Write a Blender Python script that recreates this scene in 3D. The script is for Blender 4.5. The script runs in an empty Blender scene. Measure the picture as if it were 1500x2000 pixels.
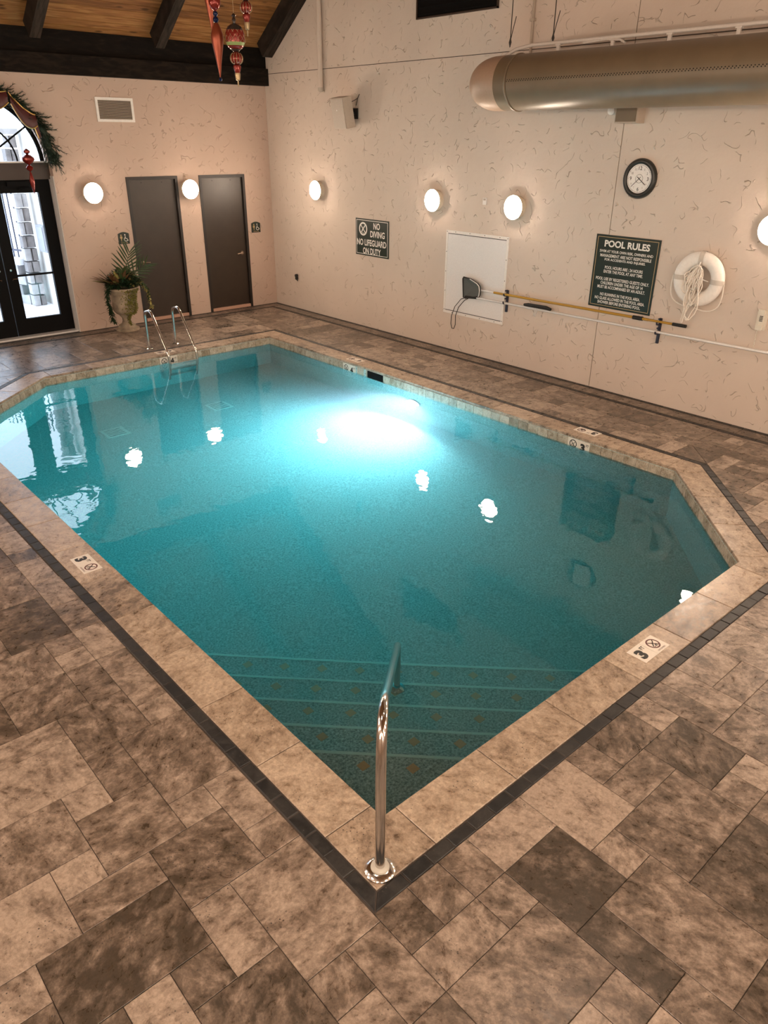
import bpy, bmesh, math, random
from mathutils import Vector, Matrix
random.seed(7)
sc = bpy.context.scene
COL = sc.collection
PI = math.pi

# ------------------------------------------------------------------ camera
CF, CYAW, CPIT, CROL = 1452.63, math.radians(41.7552), math.radians(26.6784), math.radians(0.4747)
CPOS = Vector((-9.0288, -13.5809, 3.1355))
_f = Vector((math.sin(CYAW)*math.cos(CPIT), math.cos(CYAW)*math.cos(CPIT), -math.sin(CPIT)))
_r = Vector((math.cos(CYAW), -math.sin(CYAW), 0)); _u = _r.cross(_f)
CR = math.cos(CROL)*_r + math.sin(CROL)*_u; CU = -math.sin(CROL)*_r + math.cos(CROL)*_u
cam_d = bpy.data.cameras.new('camera'); cam = bpy.data.objects.new('camera', cam_d); COL.objects.link(cam)
cam_d.sensor_fit = 'VERTICAL'; cam_d.sensor_height = 36.0; cam_d.lens = 36.0*CF/2000.0
cam_d.clip_start = 0.05; cam_d.clip_end = 200
m4 = Matrix((CR, CU, -_f)).transposed().to_4x4(); m4.translation = CPOS
cam.matrix_world = m4
sc.camera = cam
def project(p):
    d = Vector(p)-CPOS; z = d.dot(_f)
    if z < 0.1: return None
    return (750+CF*d.dot(CR)/z, 1000-CF*d.dot(CU)/z)

# ------------------------------------------------------------------ world, exposure
w = bpy.data.worlds.new('overcast_sky'); sc.world = w; w.use_nodes = True
bg = w.node_tree.nodes['Background']; bg.inputs[0].default_value = (0.74, 0.84, 1.0, 1); bg.inputs[1].default_value = 6.0
vs = sc.view_settings
vs.view_transform = 'Standard'; vs.look = 'None'; vs.gamma = 1.0; vs.use_curve_mapping = False
vs.exposure = 0.0
cy = sc.cycles
cy.use_denoising = True
try: cy.denoiser = 'OPENIMAGEDENOISE'
except Exception: pass
cy.max_bounces = 7; cy.diffuse_bounces = 4; cy.glossy_bounces = 3; cy.transmission_bounces = 4
cy.use_adaptive_sampling = True; cy.adaptive_threshold = 0.03
cy.volume_bounces = 1; cy.transparent_max_bounces = 12
cy.use_light_tree = False; cy.sample_clamp_indirect = 4.0; cy.blur_glossy = 0.5; cy.caustics_reflective = True; cy.caustics_refractive = True
SCONCE_COL = (1.0, 0.79, 0.61); SCONCE_STR = 168.0
POOL_LAMP_W = 300.0

# ------------------------------------------------------------------ materials
def mat(name):
    m = bpy.data.materials.new(name); m.use_nodes = True
    nt = m.node_tree
    return m, nt, nt.nodes['Principled BSDF'], nt.nodes['Material Output']
def nd(nt, typ, props=None, ins=None):
    n = nt.nodes.new(typ)
    for k, v in (props or {}).items(): setattr(n, k, v)
    for k, v in (ins or {}).items():
        if isinstance(v, bpy.types.NodeSocket): nt.links.new(v, n.inputs[k])
        else: n.inputs[k].default_value = v
    return n
def ramp(nt, fac, stops, interp='LINEAR'):
    r = nt.nodes.new('ShaderNodeValToRGB'); r.color_ramp.interpolation = interp
    el = r.color_ramp.elements
    while len(el) < len(stops): el.new(0.5)
    for e, (p, c) in zip(el, stops): e.position = p; e.color = tuple(c)+(1,) if len(c) == 3 else c
    nt.links.new(fac, r.inputs[0]); return r.outputs[0]
def mixc(nt, fac, a, b, mode='MIX'):
    n = nt.nodes.new('ShaderNodeMix'); n.data_type = 'RGBA'; n.blend_type = mode
    for s, v in ((n.inputs[0], fac), (n.inputs[6], a), (n.inputs[7], b)):
        if isinstance(v, bpy.types.NodeSocket): nt.links.new(v, s)
        else: s.default_value = v if not isinstance(v, tuple) or len(v) == 4 else v+(1,)
    return n.outputs[2]
def math_n(nt, op, a, b=0.0, c=0.0):
    n = nt.nodes.new('ShaderNodeMath'); n.operation = op
    for i, v in enumerate((a, b, c)):
        if isinstance(v, bpy.types.NodeSocket): nt.links.new(v, n.inputs[i])
        else: n.inputs[i].default_value = v
    return n.outputs[0]
def bump(nt, h, strength, dist, bsdf):
    b = nd(nt, 'ShaderNodeBump', None, {'Strength': strength, 'Distance': dist, 'Height': h})
    nt.links.new(b.outputs[0], bsdf.inputs['Normal'])
def plain(name, col, rough=0.5, metal=0.0, spec=0.5, noise=0.0, nscale=40.0):
    m, nt, b, o = mat(name)
    b.inputs['Roughness'].default_value = rough; b.inputs['Metallic'].default_value = metal
    b.inputs['Specular IOR Level'].default_value = spec
    tc = nd(nt, 'ShaderNodeTexCoord')
    n = nd(nt, 'ShaderNodeTexNoise', None, {'Vector': tc.outputs['Object'], 'Scale': nscale, 'Detail': 4.0})
    k = max(noise, 0.04)
    c = ramp(nt, n.outputs[0], [(0.3, tuple(x*(1-k) for x in col)), (0.7, tuple(min(1, x*(1+k)) for x in col))])
    nt.links.new(c, b.inputs['Base Color'])
    return m
def emit(name, col, s):
    m, nt, b, o = mat(name)
    e = nd(nt, 'ShaderNodeEmission', None, {'Color': col+(1,), 'Strength': s})
    nt.links.new(e.outputs[0], o.inputs[0]); return m

def stucco_mat(name, col, cut=0.535):
    m, nt, b, o = mat(name)
    g = nd(nt, 'ShaderNodeNewGeometry'); P = g.outputs['Position']
    big = nd(nt, 'ShaderNodeTexNoise', None, {'Vector': P, 'Scale': 0.9, 'Detail': 3.0})
    c = ramp(nt, big.outputs[0], [(0.3, tuple(x*0.94 for x in col)), (0.7, tuple(x*1.04 for x in col))])
    nt.links.new(c, b.inputs['Base Color'])
    # trowel strokes: thin ridges kept only in patches
    st = nd(nt, 'ShaderNodeTexNoise', None, {'Vector': P, 'Scale': 5.5, 'Detail': 0.8, 'Distortion': 0.6})
    rid = math_n(nt, 'ABSOLUTE', math_n(nt, 'SUBTRACT', st.outputs[0], 0.5))
    line = ramp(nt, rid, [(0.0, (1, 1, 1)), (0.010, (0, 0, 0))])
    mk = nd(nt, 'ShaderNodeTexNoise', None, {'Vector': P, 'Scale': 7.0, 'Detail': 1.0})
    mask = ramp(nt, mk.outputs[0], [(cut, (0, 0, 0)), (cut+0.07, (1, 1, 1))])
    fine = nd(nt, 'ShaderNodeTexNoise', None, {'Vector': P, 'Scale': 160.0, 'Detail': 3.0})
    med = nd(nt, 'ShaderNodeTexNoise', None, {'Vector': P, 'Scale': 7.0, 'Detail': 4.0})
    h = math_n(nt, 'ADD', math_n(nt, 'MULTIPLY', line, mask), math_n(nt, 'MULTIPLY', fine.outputs[0], 0.06))
    h = math_n(nt, 'ADD', h, math_n(nt, 'MULTIPLY', med.outputs[0], 0.55))
    b.inputs['Roughness'].default_value = 0.78
    bump(nt, h, 0.75, 0.020, b)
    return m

def stone_mat(name, dark, mid, light, rough=0.32, vein=1.0):
    """travertine: attribute 'tone' = (tone, seed, 0) stored per piece"""
    m, nt, b, o = mat(name)
    g = nd(nt, 'ShaderNodeNewGeometry')
    at = nd(nt, 'ShaderNodeAttribute', {'attribute_name': 'tone'})
    sp = nd(nt, 'ShaderNodeSeparateXYZ', None, {0: at.outputs['Vector']})
    off = nd(nt, 'ShaderNodeCombineXYZ', None, {0: math_n(nt, 'MULTIPLY', sp.outputs[1], 37.0), 1: math_n(nt, 'MULTIPLY', sp.outputs[1], 91.0), 2: math_n(nt, 'MULTIPLY', sp.outputs[1], 53.0)})
    P = nd(nt, 'ShaderNodeVectorMath', {'operation': 'ADD'}, {0: g.outputs['Position'], 1: off.outputs[0]}).outputs[0]
    rot = nd(nt, 'ShaderNodeVectorRotate', {'rotation_type': 'Z_AXIS'}, {'Vector': P, 'Angle': math_n(nt, 'MULTIPLY', sp.outputs[1], 6.28)}).outputs[0]
    sc1 = nd(nt, 'ShaderNodeVectorMath', {'operation': 'MULTIPLY'}, {0: rot, 1: (1.0, 1.4, 1.0)}).outputs[0]
    n1 = nd(nt, 'ShaderNodeTexNoise', None, {'Vector': sc1, 'Scale': 6.5, 'Detail': 9.0, 'Roughness': 0.70, 'Distortion': 0.35})
    n2 = nd(nt, 'ShaderNodeTexNoise', None, {'Vector': sc1, 'Scale': 16.0, 'Detail': 6.0, 'Roughness': 0.7, 'Distortion': 0.4})
    v = math_n(nt, 'ADD', math_n(nt, 'MULTIPLY', n1.outputs[0], 1.0*vein), math_n(nt, 'MULTIPLY', n2.outputs[0], 0.55))
    v = math_n(nt, 'ADD', v, math_n(nt, 'MULTIPLY', sp.outputs[0], 0.17))
    v = math_n(nt, 'SUBTRACT', v, 0.5*vein+0.275-0.5)
    c = ramp(nt, v, [(0.30, dark), (0.47, mid), (0.58, tuple((a+bb)/2 for a, bb in zip(mid, light))), (0.70, light)])
    n4 = nd(nt, 'ShaderNodeTexNoise', None, {'Vector': P, 'Scale': 48.0, 'Detail': 6.0, 'Roughness': 0.8})
    c = mixc(nt, 1.0, c, ramp(nt, n4.outputs[0], [(0.32, (0.62, 0.62, 0.62)), (0.68, (1.22, 1.22, 1.22))]), 'MULTIPLY')
    # pits
    vo = nd(nt, 'ShaderNodeTexVoronoi', None, {'Vector': rot, 'Scale': 46.0, 'Randomness': 1.0})
    pm = nd(nt, 'ShaderNodeTexNoise', None, {'Vector': P, 'Scale': 5.0, 'Detail': 2.0})
    pit = math_n(nt, 'MULTIPLY', ramp(nt, vo.outputs['Distance'], [(0.13, (1, 1, 1)), (0.2, (0, 0, 0))]), ramp(nt, pm.outputs[0], [(0.53, (0, 0, 0)), (0.66, (1, 1, 1))]))
    c = mixc(nt, pit, c, (0.05, 0.04, 0.032))
    nt.links.new(c, b.inputs['Base Color'])
    rr = ramp(nt, n2.outputs[0], [(0.3, (rough-0.1,)*3), (0.7, (rough+0.14,)*3)])
    nt.links.new(rr, b.inputs['Roughness'])
    h = math_n(nt, 'SUBTRACT', math_n(nt, 'MULTIPLY', n2.outputs[0], 0.5), pit)
    bump(nt, h, 0.35, 0.004, b)
    return m

def plank_mat(name, c0, c1, c2, axis=(0.7, 9.0, 9.0), knots=True, rough=0.6):
    m, nt, b, o = mat(name)
    oi = nd(nt, 'ShaderNodeObjectInfo')
    g = nd(nt, 'ShaderNodeNewGeometry')
    off = nd(nt, 'ShaderNodeCombineXYZ', None, {0: math_n(nt, 'MULTIPLY', oi.outputs['Random'], 41.0)})
    P = nd(nt, 'ShaderNodeVectorMath', {'operation': 'ADD'}, {0: g.outputs['Position'], 1: off.outputs[0]}).outputs[0]
    S = nd(nt, 'ShaderNodeVectorMath', {'operation': 'MULTIPLY'}, {0: P, 1: axis}).outputs[0]
    n = nd(nt, 'ShaderNodeTexNoise', None, {'Vector': S, 'Scale': 3.0, 'Detail': 5.0, 'Distortion': 0.6})
    v = math_n(nt, 'ADD', n.outputs[0], math_n(nt, 'MULTIPLY', math_n(nt, 'SUBTRACT', oi.outputs['Random'], 0.5), 0.3))
    c = ramp(nt, v, [(0.3, c0), (0.55, c1), (0.75, c2)])
    if knots:
        kv = nd(nt, 'ShaderNodeVectorMath', {'operation': 'MULTIPLY'}, {0: P, 1: (2.2, 6.0, 6.0)}).outputs[0]
        vo = nd(nt, 'ShaderNodeTexVoronoi', None, {'Vector': kv, 'Scale': 1.0})
        k = ramp(nt, vo.outputs['Distance'], [(0.1, (1, 1, 1)), (0.2, (0, 0, 0))])
        c = mixc(nt, math_n(nt, 'MULTIPLY', k, 0.8), c, tuple(x*0.25 for x in c0))
    nt.links.new(c, b.inputs['Base Color']); b.inputs['Roughness'].default_value = rough; b.inputs['Specular IOR Level'].default_value = 0.2
    bump(nt, n.outputs[0], 0.2, 0.004, b)
    return m

M = {}
M['stucco'] = stucco_mat('stucco_wall', (0.66, 0.565, 0.485))
M['stucco_back'] = stucco_mat('stucco_wall_tan', (0.55, 0.415, 0.335), 0.50)
M['jamb'] = plain('jamb_daylit_plaster', (0.62, 0.60, 0.57), 0.8)  # daylight on the door reveals put into a paler jamb colour
M['seam'] = plain('seam_dark_gap', (0.10, 0.075, 0.06), 0.9)  # dark backing that shows in the control joints of the wall
M['paver'] = stone_mat('travertine_paver', (0.062, 0.046, 0.032), (0.165, 0.121, 0.091), (0.40, 0.31, 0.243))
M['coping'] = stone_mat('travertine_coping', (0.13, 0.092, 0.064), (0.33, 0.245, 0.176), (0.51, 0.40, 0.30), 0.32)
M['grout'] = plain('grout', (0.07, 0.055, 0.045), 0.9)
M['slate'] = stone_mat('dark_slate', (0.005, 0.005, 0.005), (0.011, 0.0105, 0.0105), (0.03, 0.027, 0.024), 0.48)
M['wtile'] = stone_mat('waterline_stone_tile', (0.25, 0.20, 0.14), (0.40, 0.34, 0.26), (0.55, 0.49, 0.40), 0.3)
M['white_tile'] = plain('marker_white_tile', (0.72, 0.66, 0.58), 0.35)
M['black_print'] = plain('marker_black_print', (0.012, 0.012, 0.012), 0.5)
M['red_print'] = plain('marker_maroon_print', (0.10, 0.025, 0.02), 0.5)
M['chrome'] = plain('stainless_steel', (0.62, 0.60, 0.57), 0.16, 1.0)
M['caulk'] = plain('sealant', (0.55, 0.52, 0.46), 0.6)
M['door'] = plain('door_brown_paint', (0.030, 0.019, 0.012), 0.40, noise=0.1, nscale=6)
M['door_frame'] = plain('door_frame_brown', (0.015, 0.011, 0.009), 0.5)
M['door_hw'] = plain('door_hardware', (0.25, 0.19, 0.14), 0.35, 1.0)
M['black'] = plain('black_metal', (0.003, 0.003, 0.0035), 0.6, 0.0, 0.12)
M['bronze'] = plain('bronze_header', (0.045, 0.028, 0.02), 0.45)
M['threshold'] = plain('peach_threshold', (0.50, 0.30, 0.22), 0.6)
M['white'] = plain('white_painted_metal', (0.82, 0.79, 0.75), 0.5)
M['panel'] = plain('white_panel_sheet', (0.78, 0.77, 0.76), 0.5, noise=0.06, nscale=120)
M['vent'] = plain('vent_louvre', (0.45, 0.38, 0.31), 0.5)
M['ventdark'] = plain('vent_dark', (0.06, 0.05, 0.045), 0.8)
M['sign_green'] = plain('sign_dark_green', (0.010, 0.022, 0.016), 0.35)
M['sign_white'] = plain('sign_white_letters', (0.82, 0.80, 0.75), 0.5)
M['sign_gold'] = plain('sign_gold_line', (0.45, 0.32, 0.16), 0.5)
M['glow'] = emit('sconce_glow', SCONCE_COL, SCONCE_STR)
M['sconce'] = plain('sconce_cream_housing', (0.72, 0.64, 0.52), 0.45)
M['duct'] = plain('duct_fabric', (0.165, 0.120, 0.074), 0.38, 0.0, noise=0.06, nscale=5)
M['duct_cap'] = plain('duct_cap_fabric', (0.40, 0.27, 0.19), 0.42, 0.0)
M['track'] = plain('track_white', (0.62, 0.57, 0.52), 0.4)
M['cable'] = plain('dark_cable', (0.03, 0.025, 0.02), 0.6)
M['beam'] = plank_mat('dark_beam_wood', (0.004, 0.003, 0.0025), (0.008, 0.0055, 0.004), (0.018, 0.012, 0.008), (1.5, 6, 6), False, 0.9)
M['rafter'] = plank_mat('rafter_wood', (0.007, 0.005, 0.004), (0.017, 0.012, 0.009), (0.036, 0.026, 0.019), (9, 1.2, 1.2), False, 0.85)
M['pine'] = plank_mat('knotty_pine', (0.14, 0.058, 0.018), (0.25, 0.113, 0.036), (0.35, 0.175, 0.062))
M['gold_pole'] = plain('yellow_fibreglass', (0.42, 0.235, 0.025), 0.4)
M['alu'] = plain('aluminium_pole', (0.80, 0.78, 0.76), 0.32, 0.25)
M['bracket'] = plain('navy_bracket', (0.012, 0.018, 0.04), 0.5)
M['net'] = plain('grey_mesh_net', (0.11, 0.12, 0.115), 0.9, noise=0.15, nscale=300)
M['rubber'] = plain('black_rubber', (0.012, 0.012, 0.012), 0.7)
M['buoy'] = plain('buoy_white', (0.88, 0.84, 0.79), 0.5)
M['strap'] = plain('buoy_strap', (0.60, 0.55, 0.49), 0.6)
M['rope'] = plain('rope_white', (0.84, 0.78, 0.70), 0.8)
M['clock_rim'] = plain('clock_rim_dark', (0.014, 0.016, 0.014), 0.3)
M['clock_face'] = plain('clock_face', (0.86, 0.83, 0.80), 0.6)
M['phone'] = plain('phone_plastic', (0.72, 0.68, 0.58), 0.45)
M['urn'] = plain('weathered_urn', (0.30, 0.24, 0.17), 0.8, noise=0.35, nscale=9)
M['moss'] = plain('dried_moss', (0.16, 0.15, 0.03), 0.95, noise=0.5, nscale=30)
M['leaf_dark'] = plain('leaf_dark_green', (0.014, 0.035, 0.014), 0.45, noise=0.4, nscale=30)
M['leaf_palm'] = plain('palm_leaf', (0.035, 0.06, 0.018), 0.45, noise=0.3, nscale=20)
M['leaf_croton'] = plain('croton_leaf', (0.12, 0.06, 0.025), 0.45, noise=0.6, nscale=18)
M['leaf_yellow'] = plain('variegated_leaf', (0.30, 0.26, 0.08), 0.5, noise=0.4, nscale=30)
M['needle'] = plain('pine_needles', (0.010, 0.028, 0.014), 0.6, noise=0.4, nscale=20)
M['ribbon'] = plain('burgundy_ribbon', (0.07, 0.012, 0.012), 0.4)
M['gold_trim'] = plain('gold_trim', (0.52, 0.33, 0.10), 0.3, 0.6)
M['orn_red'] = plain('ornament_red', (0.20, 0.02, 0.014), 0.2, 0.35)
M['orn_copper'] = plain('ornament_copper', (0.27, 0.06, 0.028), 0.3, 0.5)
M['orn_dark'] = plain('ornament_smoke', (0.05, 0.04, 0.035), 0.15, 0.4)
M['orn_green'] = plain('ornament_green', (0.22, 0.30, 0.10), 0.4)
M['orn_blue'] = plain('ornament_blue', (0.01, 0.02, 0.07), 0.15, 0.4)
M['orn_gold'] = plain('ornament_gold_line', (0.36, 0.27, 0.15), 0.3, 0.6)
M['snow'] = plain('snow', (0.82, 0.85, 0.90), 0.9)
M['stone'] = plain('fieldstone', (0.20, 0.185, 0.18), 0.85, noise=0.3, nscale=6)
M['stone_light'] = plain('snowy_fieldstone', (0.36, 0.35, 0.35), 0.85, noise=0.2, nscale=6)
M['ext_wall'] = plain('outside_pale_wall', (0.75, 0.73, 0.68), 0.9)
M['fence'] = plain('outside_fence_metal', (0.06, 0.06, 0.09), 0.6)
M['extbox'] = plain('outside_grey_box', (0.30, 0.31, 0.34), 0.6)
M['drain'] = plain('drain_cover', (0.62, 0.72, 0.68), 0.5)

def plaster():
    m, nt, b, o = mat('pool_pebble_plaster')
    g = nd(nt, 'ShaderNodeNewGeometry')
    n = nd(nt, 'ShaderNodeTexNoise', None, {'Vector': g.outputs['Position'], 'Scale': 60.0, 'Detail': 4.0, 'Roughness': 0.8})
    c = ramp(nt, n.outputs[0], [(0.36, (0.13, 0.19, 0.185)), (0.5, (0.36, 0.49, 0.48)), (0.64, (0.62, 0.76, 0.75))])
    nt.links.new(c, b.inputs['Base Color']); b.inputs['Roughness'].default_value = 0.85
    return m
M['plaster'] = plaster()
M['nosing'] = plain('step_nosing', (0.62, 0.82, 0.78), 0.8)
M['accent'] = plain('step_accent_tile', (0.60, 0.38, 0.20), 0.7)
def water():
    m, nt, b, o = mat('pool_water'); nt.nodes.remove(b)
    g = nd(nt, 'ShaderNodeNewGeometry')
    n1 = nd(nt, 'ShaderNodeTexNoise', None, {'Vector': g.outputs['Position'], 'Scale': 2.4, 'Detail': 2.0, 'Distortion': 0.4})
    n2 = nd(nt, 'ShaderNodeTexNoise', None, {'Vector': g.outputs['Position'], 'Scale': 9.0, 'Detail': 1.0})
    h = math_n(nt, 'ADD', n1.outputs[0], math_n(nt, 'MULTIPLY', n2.outputs[0], 0.25))
    bp = nd(nt, 'ShaderNodeBump', None, {'Strength': 0.14, 'Distance': 0.02, 'Height': h})
    fr = nd(nt, 'ShaderNodeFresnel', None, {'IOR': 1.40, 'Normal': bp.outputs[0]})
    gl = nd(nt, 'ShaderNodeBsdfGlossy', None, {'Color': (1, 1, 1, 1), 'Roughness': 0.015, 'Normal': bp.outputs[0]})
    tr = nd(nt, 'ShaderNodeBsdfRefraction', None, {'Color': (1, 1, 1, 1), 'Roughness': 0.0, 'IOR': 1.33, 'Normal': bp.outputs[0]})
    mx = nd(nt, 'ShaderNodeMixShader', None, {0: fr.outputs[0], 1: tr.outputs[0], 2: gl.outputs[0]})
    nt.links.new(mx.outputs[0], o.inputs['Surface'])
    va = nd(nt, 'ShaderNodeVolumeAbsorption', None, {'Color': (0.0, 0.90, 0.925, 1), 'Density': 0.46})
    vsn = nd(nt, 'ShaderNodeVolumeScatter', None, {'Color': (0.66, 0.88, 1.0, 1), 'Density': 0.19, 'Anisotropy': 0.25})
    ad = nd(nt, 'ShaderNodeAddShader', None, {0: va.outputs[0], 1: vsn.outputs[0]})
    nt.links.new(ad.outputs[0], o.inputs['Volume'])
    return m
M['water'] = water()
def glass():
    m, nt, b, o = mat('door_glass'); nt.nodes.remove(b)
    fr = nd(nt, 'ShaderNodeFresnel', None, {'IOR': 1.45})
    gl = nd(nt, 'ShaderNodeBsdfGlossy', None, {'Roughness': 0.02})
    tr = nd(nt, 'ShaderNodeBsdfTransparent', None, {'Color': (0.93, 0.96, 0.97, 1)})
    mx = nd(nt, 'ShaderNodeMixShader', None, {0: fr.outputs[0], 1: tr.outputs[0], 2: gl.outputs[0]})
    nt.links.new(mx.outputs[0], o.inputs['Surface']); return m
M['glass'] = glass()
M['pool_glow'] = emit('pool_lamp_lens_glow', (0.90, 0.95, 1.0), 40.0)

# ------------------------------------------------------------------ mesh builder
def world(o):
    return o.matrix_basis.copy() if o.parent is None else world(o.parent) @ o.matrix_parent_inverse @ o.matrix_basis
class MB:
    def __init__(s): s.v = []; s.f = []
    def add(s, vs, fs):
        o = len(s.v); s.v += [tuple(p) for p in vs]; s.f += [[i+o for i in f] for f in fs]; return s
    def box(s, lo, hi, mtx=None):
        x0, y0, z0 = lo; x1, y1, z1 = hi
        vs = [Vector(p) for p in ((x0,y0,z0),(x1,y0,z0),(x1,y1,z0),(x0,y1,z0),(x0,y0,z1),(x1,y0,z1),(x1,y1,z1),(x0,y1,z1))]
        if mtx: vs = [mtx @ p for p in vs]
        return s.add(vs, [(3,2,1,0),(4,5,6,7),(0,1,5,4),(1,2,6,5),(2,3,7,6),(3,0,4,7)])
    def prism(s, poly, a, b, fn=lambda u, v, w: (u, v, w)):
        """poly ccw in uv, extruded w a..b"""
        n = len(poly)
        vs = [fn(p[0], p[1], a) for p in poly]+[fn(p[0], p[1], b) for p in poly]
        return s.add(vs, [list(range(n))[::-1], list(range(n, 2*n))]+[(i, (i+1) % n, n+(i+1) % n, n+i) for i in range(n)])
    def tube(s, path, r, n=10, caps=True, closed=False):
        path = [Vector(p) for p in path]; k = len(path)
        rs = r if isinstance(r, (list, tuple)) else [r]*k
        tang = []
        for i in range(k):
            a = path[(i-1) % k] if (closed or i > 0) else path[i]
            b = path[(i+1) % k] if (closed or i < k-1) else path[i]
            tang.append((b-a).normalized())
        t0 = tang[0]; up = Vector((0, 0, 1)) if abs(t0.z) < 0.9 else Vector((1, 0, 0))
        nv = (up-t0*up.dot(t0)).normalized(); vs = []
        for i in range(k):
            t = tang[i]; nv = (nv-t*nv.dot(t)).normalized(); bv = t.cross(nv)
            for j in range(n):
                a = 2*PI*j/n; vs.append(path[i]+(nv*math.cos(a)+bv*math.sin(a))*rs[i])
        fs = []
        for i in range(k if closed else k-1):
            for j in range(n):
                q = (i+1) % k
                fs.append((i*n+j, i*n+(j+1) % n, q*n+(j+1) % n, q*n+j))
        if caps and not closed:
            fs.append(list(range(n))[::-1]); fs.append(list(range((k-1)*n, k*n)))
        return s.add(vs, fs)
    def lathe(s, prof, n=24, mtx=None):
        """prof [(r,z)] about z"""
        vs = []; fs = []; k = len(prof)
        for r, z in prof:
            for j in range(n):
                a = 2*PI*j/n; vs.append(Vector((max(r, 1e-4)*math.cos(a), max(r, 1e-4)*math.sin(a), z)))
        for i in range(k-1):
            for j in range(n):
                fs.append((i*n+j, i*n+(j+1) % n, (i+1)*n+(j+1) % n, (i+1)*n+j))
        if prof[0][0] > 1e-3: fs.append(list(range(n))[::-1])
        if prof[-1][0] > 1e-3: fs.append(list(range((k-1)*n, k*n)))
        if mtx: vs = [mtx @ p for p in vs]
        return s.add(vs, fs)
    def torus(s, R, r, n=40, k=12, mtx=None, sq=1.0):
        vs = []; fs = []
        for i in range(n):
            a = 2*PI*i/n
            for j in range(k):
                b = 2*PI*j/k; rr = R+r*math.cos(b)
                vs.append(Vector((rr*math.cos(a), rr*math.sin(a), r*sq*math.sin(b))))
        for i in range(n):
            for j in range(k):
                fs.append((i*k+j, ((i+1) % n)*k+j, ((i+1) % n)*k+(j+1) % k, i*k+(j+1) % k))
        if mtx: vs = [mtx @ p for p in vs]
        return s.add(vs, fs)
    def leaf(s, base, tip, width, sag=0.0, up=Vector((0, 0, 1)), n=4, fold=0.25):
        base = Vector(base); tip = Vector(tip); d = tip-base
        side = d.cross(up)
        side = side.normalized() if side.length > 1e-5 else Vector((1, 0, 0))
        nrm = side.cross(d).normalized(); vs = []; fs = []
        for i in range(n+1):
            t = i/n; p = base+d*t-Vector((0, 0, sag*t*t)); wv = width*math.sin(PI*min(0.97, 0.12+0.85*t))**0.8*0.5
            vs += [p-side*wv+nrm*wv*fold, p, p+side*wv+nrm*wv*fold]
        for i in range(n):
            a = i*3; fs += [(a, a+1, a+4, a+3), (a+1, a+2, a+5, a+4)]
        return s.add(vs, fs)
    def build(s, name, m, parent=None, smooth=False, tone=None):
        me = bpy.data.meshes.new(name); me.from_pydata(s.v, [], s.f); me.update()
        bm = bmesh.new(); bm.from_mesh(me); bmesh.ops.recalc_face_normals(bm, faces=bm.faces); bm.to_mesh(me); bm.free()
        if smooth:
            for p in me.polygons: p.use_smooth = True
        me.materials.append(M[m] if isinstance(m, str) else m)
        if tone is not None:
            at = me.attributes.new('tone', 'FLOAT_VECTOR', 'FACE')
            if isinstance(tone, list): vals = [x for t in tone for x in t]
            else: vals = list(tone)*len(me.polygons)
            at.data.foreach_set('vector', vals)
        o = bpy.data.objects.new(name, me); COL.objects.link(o)
        if parent is not None:
            o.parent = parent
            o.matrix_parent_inverse = world(parent).inverted()
        if smooth:
            try:
                md = o.modifiers.new('split', 'EDGE_SPLIT'); md.split_angle = math.radians(40)
            except Exception: pass
        return o
def empty(name, loc):
    o = bpy.data.objects.new(name, None); COL.objects.link(o); o.location = loc; o.empty_display_size = 0.1; return o
def tag(o, label, cat, group=None):
    o['label'] = label; o['category'] = cat
    if group: o['group'] = group
    return o
def struct(o, label=None):
    o['kind'] = 'structure'
    if label: o['label'] = label
    return o
def seed(): return random.random()

# frames: local (u right, v up, n out of the surface) -> world
def FR(y, z, off=0.0):   # right wall x=0, seen from the room: right is -y
    return Matrix(((0, 0, -1, -off), (-1, 0, 0, y), (0, 1, 0, z), (0, 0, 0, 1)))
def FL(x, z, off=0.0):   # back wall y=0: right is +x
    return Matrix(((1, 0, 0, x), (0, 0, -1, -off), (0, 1, 0, z), (0, 0, 0, 1)))
def FF(x, y, right, z=0.0):  # on the floor, reading direction 'right'
    rx, ry = right
    return Matrix(((rx, -ry, 0, x), (ry, rx, 0, y), (0, 0, 1, z), (0, 0, 0, 1)))
def text(body, mtx, h, width, m, parent, name='lettering', bold=0.02, depth=0.002, valign=0.0):
    cu = bpy.data.curves.new('t', 'FONT'); cu.body = body; cu.align_x = 'CENTER'; cu.size = 1.0
    cu.offset = bold; cu.extrude = 0.0; cu.resolution_u = 3
    to = bpy.data.objects.new('t', cu); COL.objects.link(to)
    dg = bpy.context.evaluated_depsgraph_get()
    me = bpy.data.meshes.new_from_object(to.evaluated_get(dg))
    bpy.data.objects.remove(to); bpy.data.curves.remove(cu)
    xs = [v.co.x for v in me.vertices]; ys = [v.co.y for v in me.vertices]
    x0, x1, y0, y1 = min(xs), max(xs), min(ys), max(ys)
    sy = h/(y1-y0); sx = (width/(x1-x0)) if width else sy
    for v in me.vertices:
        v.co = mtx @ Vector(((v.co.x-(x0+x1)/2)*sx, (v.co.y-(y0+y1)/2)*sy, depth))
    me.name = name; me.materials.clear(); me.materials.append(M[m])
    o = bpy.data.objects.new(name, me); COL.objects.link(o)
    o.parent = parent; o.matrix_parent_inverse = world(parent).inverted()
    return o

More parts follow.
